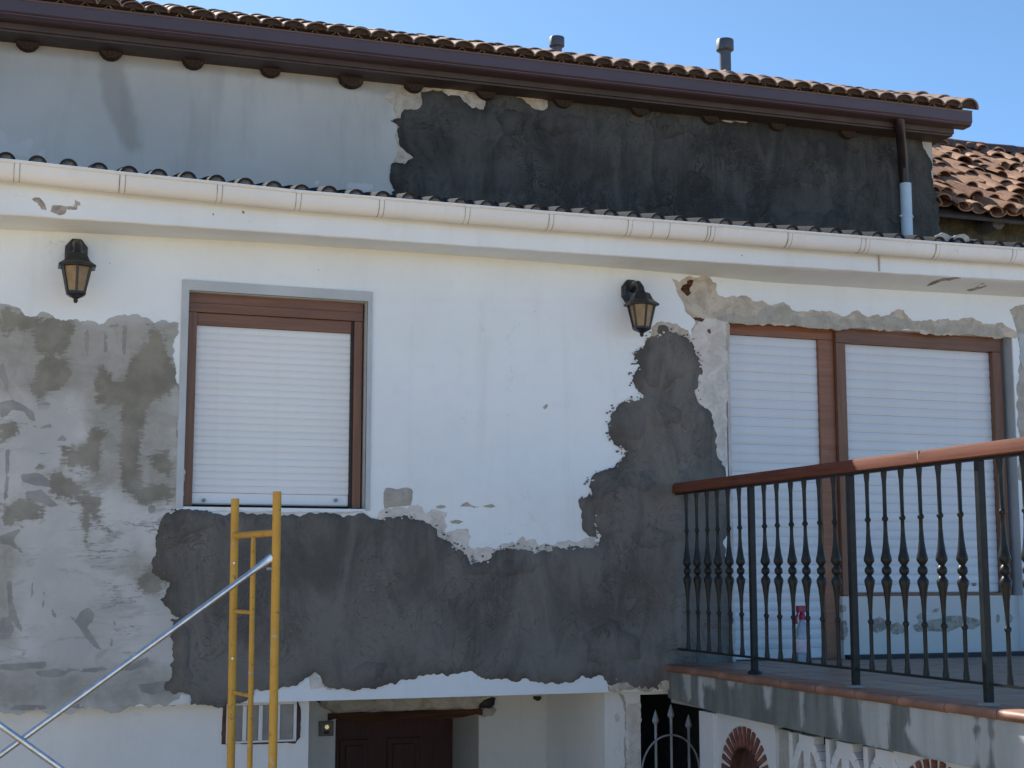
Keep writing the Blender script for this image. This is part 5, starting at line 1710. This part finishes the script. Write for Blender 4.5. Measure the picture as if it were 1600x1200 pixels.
prof = [(r, z * sc2) for r, z in half] + [(r, Hb - z * sc2) for r, z in half[::-1][1:]]
b0 = MB().lathe(prof, (0, 0, 0), 12).build('baluster', MT['iron'], rail, smooth=True, autosm=60)
k = 0
edges = [-0.03 + 0.02] + posts
for (u, v) in zip(edges, edges[1:]):
    cnt = 6
    for i in range(cnt):
        y = u + (v - u) * (i + 1) / (cnt + 1)
        o = b0 if k == 0 else dup(b0, rail)
        k += 1
        o.location = (0, y, BB + 0.012)
        o.rotation_euler = (rg.uniform(-.004, .004), rg.uniform(-.004, .004), 0.3 * k)

# ------------------------------------------------------------------ spray bottle by the door
q = onY(1252, 1020, -0.10)
sb_ = tag(empty('spray_bottle', (q.x, -0.12, TZ)), 'clear spray bottle with red trigger standing in front of the terrace door', 'bottle')
ztp = onY(1254, 943, -0.12).z - TZ
s = ztp / 0.29 * 0.97
MB().lathe([(0.038 * s, 0.0), (0.042 * s, 0.006 * s), (0.042 * s, 0.12 * s), (0.036 * s, 0.16 * s), (0.018 * s, 0.20 * s), (0.014 * s, 0.215 * s), (0.014 * s, 0.225 * s)], (0, 0, 0), 20).build('bottle_body', MT['bottle'], sb_, smooth=True)
MB().lathe([(0.0425 * s, 0.05 * s), (0.0428 * s, 0.052 * s), (0.0428 * s, 0.115 * s), (0.0425 * s, 0.117 * s)], (0, 0, 0), 20).build('bottle_label', MT['label'], sb_, smooth=True)
MB().lathe([(0.017 * s, 0.215 * s), (0.017 * s, 0.240 * s), (0.012 * s, 0.245 * s)], (0, 0, 0), 16).build('collar', MT['red'], sb_, smooth=True)
MB().box(-0.034 * s, 0.020 * s, -0.012 * s, 0.012 * s, 0.255 * s, 0.288 * s).box(-0.010 * s, 0.012 * s, -0.010 * s, 0.010 * s, 0.242 * s, 0.256 * s).build('spray_head', MT['red'], sb_, bevel=0.004)
MB().path([(-0.03 * s, 0, 0.255 * s), (-0.042 * s, 0, 0.225 * s), (-0.040 * s, 0, 0.195 * s)], 0.006 * s, 8).build('trigger', MT['red'], sb_, smooth=True)
sb_.rotation_euler = (0, 0, 0.3)

# ------------------------------------------------------------------ iron gate in the passage
YGT = 0.06
gate = tag(empty('iron_gate'), 'grey iron gate with spear tips in the dark passage under the terrace', 'gate')
for (a, b) in ((1024, 1109), (1048, 1100), (1075.5, 1116)):
    tip = onY(a, b, YGT)
    xx = tip.x
    m = MB().tube((xx, YGT, 0.05), (xx, YGT, tip.z - 0.08), 0.0085, n=8)
    m.build('gate_bar', MT['iron_grey'], gate)
    MB().lathe([(0.008, -0.12), (0.010, -0.105), (0.008, -0.098), (0.012, -0.088), (0.024, -0.072), (0.020, -0.055), (0.008, -0.018), (0.001, 0.0)], (xx, YGT, tip.z), 4, rot=0).build('spear_tip', MT['iron_grey'], gate)
ct, l1, r1 = onY(1046, 1148, YGT), onY(1003, 1186, YGT), onY(1092, 1196, YGT)
R_ = 0.20
arc = [(ct.x + R_ * math.sin(t), YGT - 0.012, ct.z - R_ * 1.15 * (1 - math.cos(t))) for t in np.linspace(-1.5, 1.5, 25)]
MB().path(arc, 0.006, 8).build('gate_hoop', MT['iron_grey'], gate, smooth=True)
MB().box(xq0 + .005, 4.33, YGT - .012, YGT + .012, 0.35, 0.375).box(xq0 + .005, 4.33, YGT - .012, YGT + .012, 1.2, 1.225).build('gate_rail', MT['iron_grey'], gate)

# ------------------------------------------------------------------ scaffold
YN, YFR = -1.50, -0.90
near = [onY(433, 768, YN), onY(426, 1200, YN)]
far = [onY(367.5, 779, YFR), onY(360.5, 1200, YFR)]
mid_ = onY(396.5, 838, -1.19)
scf = tag(empty('scaffold', (near[0].x, YN, 0)), 'yellow painted scaffold frame with ladder rungs standing before the window', 'scaffold')
scf.location = (0, 0, 0)


def lean(p, q, z):
    return p + (q - p) * ((z - p.z) / (q.z - p.z))


nz = lambda z: lean(near[0], near[1], z)
fz = lambda z: lean(far[0], far[1], z)
MB().tube(near[0], nz(0.01), 0.0205, n=20).build('leg', MT['yellow'], scf, smooth=True)
MB().tube(far[0], fz(0.01), 0.0205, n=20).build('leg', MT['yellow'], scf, smooth=True)
zr = onY(367, 837, YFR).z
MB().tube(fz(zr), nz(zr), 0.017, n=14).build('cross_tube', MT['yellow'], scf, smooth=True)
fr = 0.47
mz = lambda z: fz(z) + (nz(z) - fz(z)) * fr
MB().path([mz(zr - 0.005), mz(zr - 0.04), mz(zr - 0.2), mz(0.02)], [0.010, 0.0125, 0.0135, 0.0135], 14).build('ladder_stile', MT['yellow'], scf, smooth=True)
dz_ = onY(367, 957, YFR).z - onY(367, 1083, YFR).z
z = onY(367, 955, YFR).z
while z > 0.2:
    MB().tube(fz(z), mz(z), 0.010, n=10).build('rung', MT['yellow'], scf, smooth=True)
    z -= dz_
for z in (zr - 0.14, zr - 0.62, zr - 1.2):
    q = fz(z)
    MB().tube(q + Vector((-0.002, -0.017, 0)), q + Vector((-0.006, -0.032, 0)), 0.006, n=8).build('lock_pin', MT['galv'], scf)
q = nz(zr - 0.17)
MB().tube(q + Vector((-0.02, 0, 0)), q + Vector((-0.045, 0, 0)), 0.006, n=8).build('lock_pin', MT['galv'], scf)


def brace(p, q, lab, both=True):
    """galvanised tube with flattened, drilled end"""
    p, q = Vector(p), Vector(q)
    d = (q - p).normalized()
    up = Vector((0, 1, 0)).cross(d).normalized()
    m = MB()
    L = (q - p).length
    st = [(0, 1.35, 0.25), (0.05, 1.35, 0.25), (0.11, 1.0, 1.0), (L - 0.11, 1.0, 1.0), (L - 0.05, 1.35, 0.25), (L, 1.35, 0.25)]
    N = 14
    r = 0.0138
    vs, fs = [], []
    for (t, a, b) in st:
        c = p + d * t
        for i in range(N):
            an = 2 * math.pi * i / N
            vs.append(c + up * (r * a * math.cos(an)) + Vector((0, 1, 0)) * (r * b * math.sin(an)))
    for j in range(len(st) - 1):
        for i in range(N):
            fs.append((j * N + i, j * N + (i + 1) % N, (j + 1) * N + (i + 1) % N, (j + 1) * N + i))
    fs += [tuple(range(N - 1, -1, -1)), tuple(range((len(st) - 1) * N, len(st) * N))]
    o = m.add(vs, fs).build('scaffold_brace', MT['galv'], None, smooth=True)
    tag(o, lab, 'brace', 'galvanised scaffold cross braces')
    return o


YB_ = YN - 0.005
a = onY(0, 1180, YB_)
b = onY(423, 872, YB_)
dd = (b - a)
brace(b - dd * 1.75, b + dd.normalized() * 0.01, 'galvanised brace rising from the lower left corner to the yellow frame')
a2, b2 = onY(0, 1133, YB_ - 0.03), onY(92, 1199, YB_ - 0.03)
dd2 = b2 - a2
brace(a2 - dd2 * 2.2, b2 + dd2 * 2.4, 'galvanised brace crossing under the longer one at the lower left corner')

# ------------------------------------------------------------------ neighbouring house
nh = tag(empty('neighbour_house'), 'low neighbouring house with an uneven orange clay tile roof', 'house')
NY = 2.35
NX0, NX1 = UR + 0.02, 13.0
e_ = onY(1590, 338, NY)
NZE = e_.z
NP = R(33)
ridge_t = onY(1540, 229, NY)
# find ridge distance so that the ridge projects where the photo shows it
L_ = 2.0
for _ in range(40):
    q = onY(1540, 240, NY + L_)
    if q.z > NZE + L_ * math.tan(NP):
        L_ *= 1.03
    else:
        L_ *= 0.97
RL = L_
MB().box(NX0, NX1, NY + 0.35, NY + 0.7, 0, NZE + 0.10).build('wall', MT['neigh'], nh)
nroof = empty('roof', parent=nh)
zr_ = NZE + RL * math.tan(NP)
V = []
for xx in (NX0, NX1):
    for (yy, zz) in ((NY + 0.05, NZE - 0.03), (NY + RL, zr_ - 0.05), (NY + 2 * RL, NZE - 0.03), (NY + 2 * RL, NZE - 0.13), (NY + RL, zr_ - 0.15), (NY + 0.05, NZE - 0.06)):
        V.append((xx, yy, zz))
MB().add(V, [(0, 1, 7, 6), (1, 2, 8, 7), (2, 3, 9, 8), (3, 4, 10, 9), (4, 5, 11, 10), (5, 0, 6, 11), (0, 1, 4, 5), (1, 2, 3, 4), (6, 7, 10, 11), (7, 8, 9, 10)]).build('roof_deck', MT['roofdeck'], nroof)
ct_ = barrel('roof_tile', 0.088, 0.068, 0.40, 0.013, MT['tile_red'], nroof, arc=0.92)
rg = random.Random(21)
k = 0
sp = 0.172
nr_ = int(RL / math.cos(NP) / 0.275) + 1
x = NX0 + 0.03
while x < NX0 + 3.3:
    lean_ = rg.uniform(-.05, .05)
    for r_ in range(nr_):
        s_ = r_ * 0.275 + rg.uniform(-.10, .10)
        y = NY - 0.04 + max(0, s_) * math.cos(NP)
        z = NZE + max(0, s_) * math.sin(NP) + rg.uniform(-.012, .022) + 0.03 * noise.noise((x * 2.1, y * 1.6, 3.0))
        for ch in (0, 1):
            o = ct_ if k == 0 else dup(ct_, nroof)
            k += 1
            f_ = rg.uniform(.85, 1.15)
            if ch == 0:
                o.location = (x + rg.uniform(-.03, .03), y, z + 0.02)
                o.scale = (f_, rg.uniform(.9, 1.1), f_ * rg.uniform(.6, .95))
                o.rotation_euler = (NP - 0.07 + rg.uniform(-.09, .07), rg.uniform(-.30, .30), rg.uniform(-.22, .22) + lean_)
            else:
                o.location = (x + sp / 2 + rg.uniform(-.012, .012), y + 0.04, z + 0.045)
                o.scale = (f_, 1, 0.7)
                o.rotation_euler = (-(NP - 0.05), math.pi + rg.uniform(-.1, .1), rg.uniform(-.06, .06))
    x += sp
# ridge tiles
x = NX0 - 0.1
rd = barrel('ridge_tile', 0.125, 0.105, 0.46, 0.014, MT['tile_dark'], nroof)
k = 0
while x < NX1:
    o = rd if k == 0 else dup(rd, nroof)
    k += 1
    o.location = (x + 0.44, NY + RL, zr_ + 0.0 + rg.uniform(-.006, .006))
    o.rotation_euler = (0.02 + rg.uniform(-.015, .015), 0, R(90))
    x += 0.40
# purlin end under the eave
q = onY(1560, 347, NY + 0.12)
N = 18
m = MB()
rr = 0.075
ringf = lambda y, s_: [(rr * s_ * math.cos(2 * math.pi * i / N) * (1 + .05 * math.sin(i * 1.9)), y, rr * s_ * math.sin(2 * math.pi * i / N)) for i in range(N)]
m.add(ringf(0, 0.92) + ringf(0.015, 1) + ringf(0.5, 1), [tuple(range(N))] + [(j * N + i, j * N + (i + 1) % N, (j + 1) * N + (i + 1) % N, (j + 1) * N + i) for j in range(2) for i in range(N)])
m.build('purlin_log', M_wood('grey_log_end', (0.10, 0.095, 0.09), (0.18, 0.17, 0.165), 0.9, 'z'), nh, smooth=True, loc=(q.x, NY + 0.12, q.z))

print('NZE', NZE, zr_, NX0)
print('CHECK TZ', TZ, 'zb', zb, 'HB', HB, 'uz', uz(0), uz(6), 'RL', RL, 'win', WIN, 'door', DX0, DX1, DZ1, 'UR', UR, URO, 'scf', near, far)
d_ = ray(1132, 122)
print('slope right', d_.z / d_.y, 'left', ray(200, 10).z / ray(200, 10).y, 'low right', ray(1500, 385).z / ray(1500, 385).y)
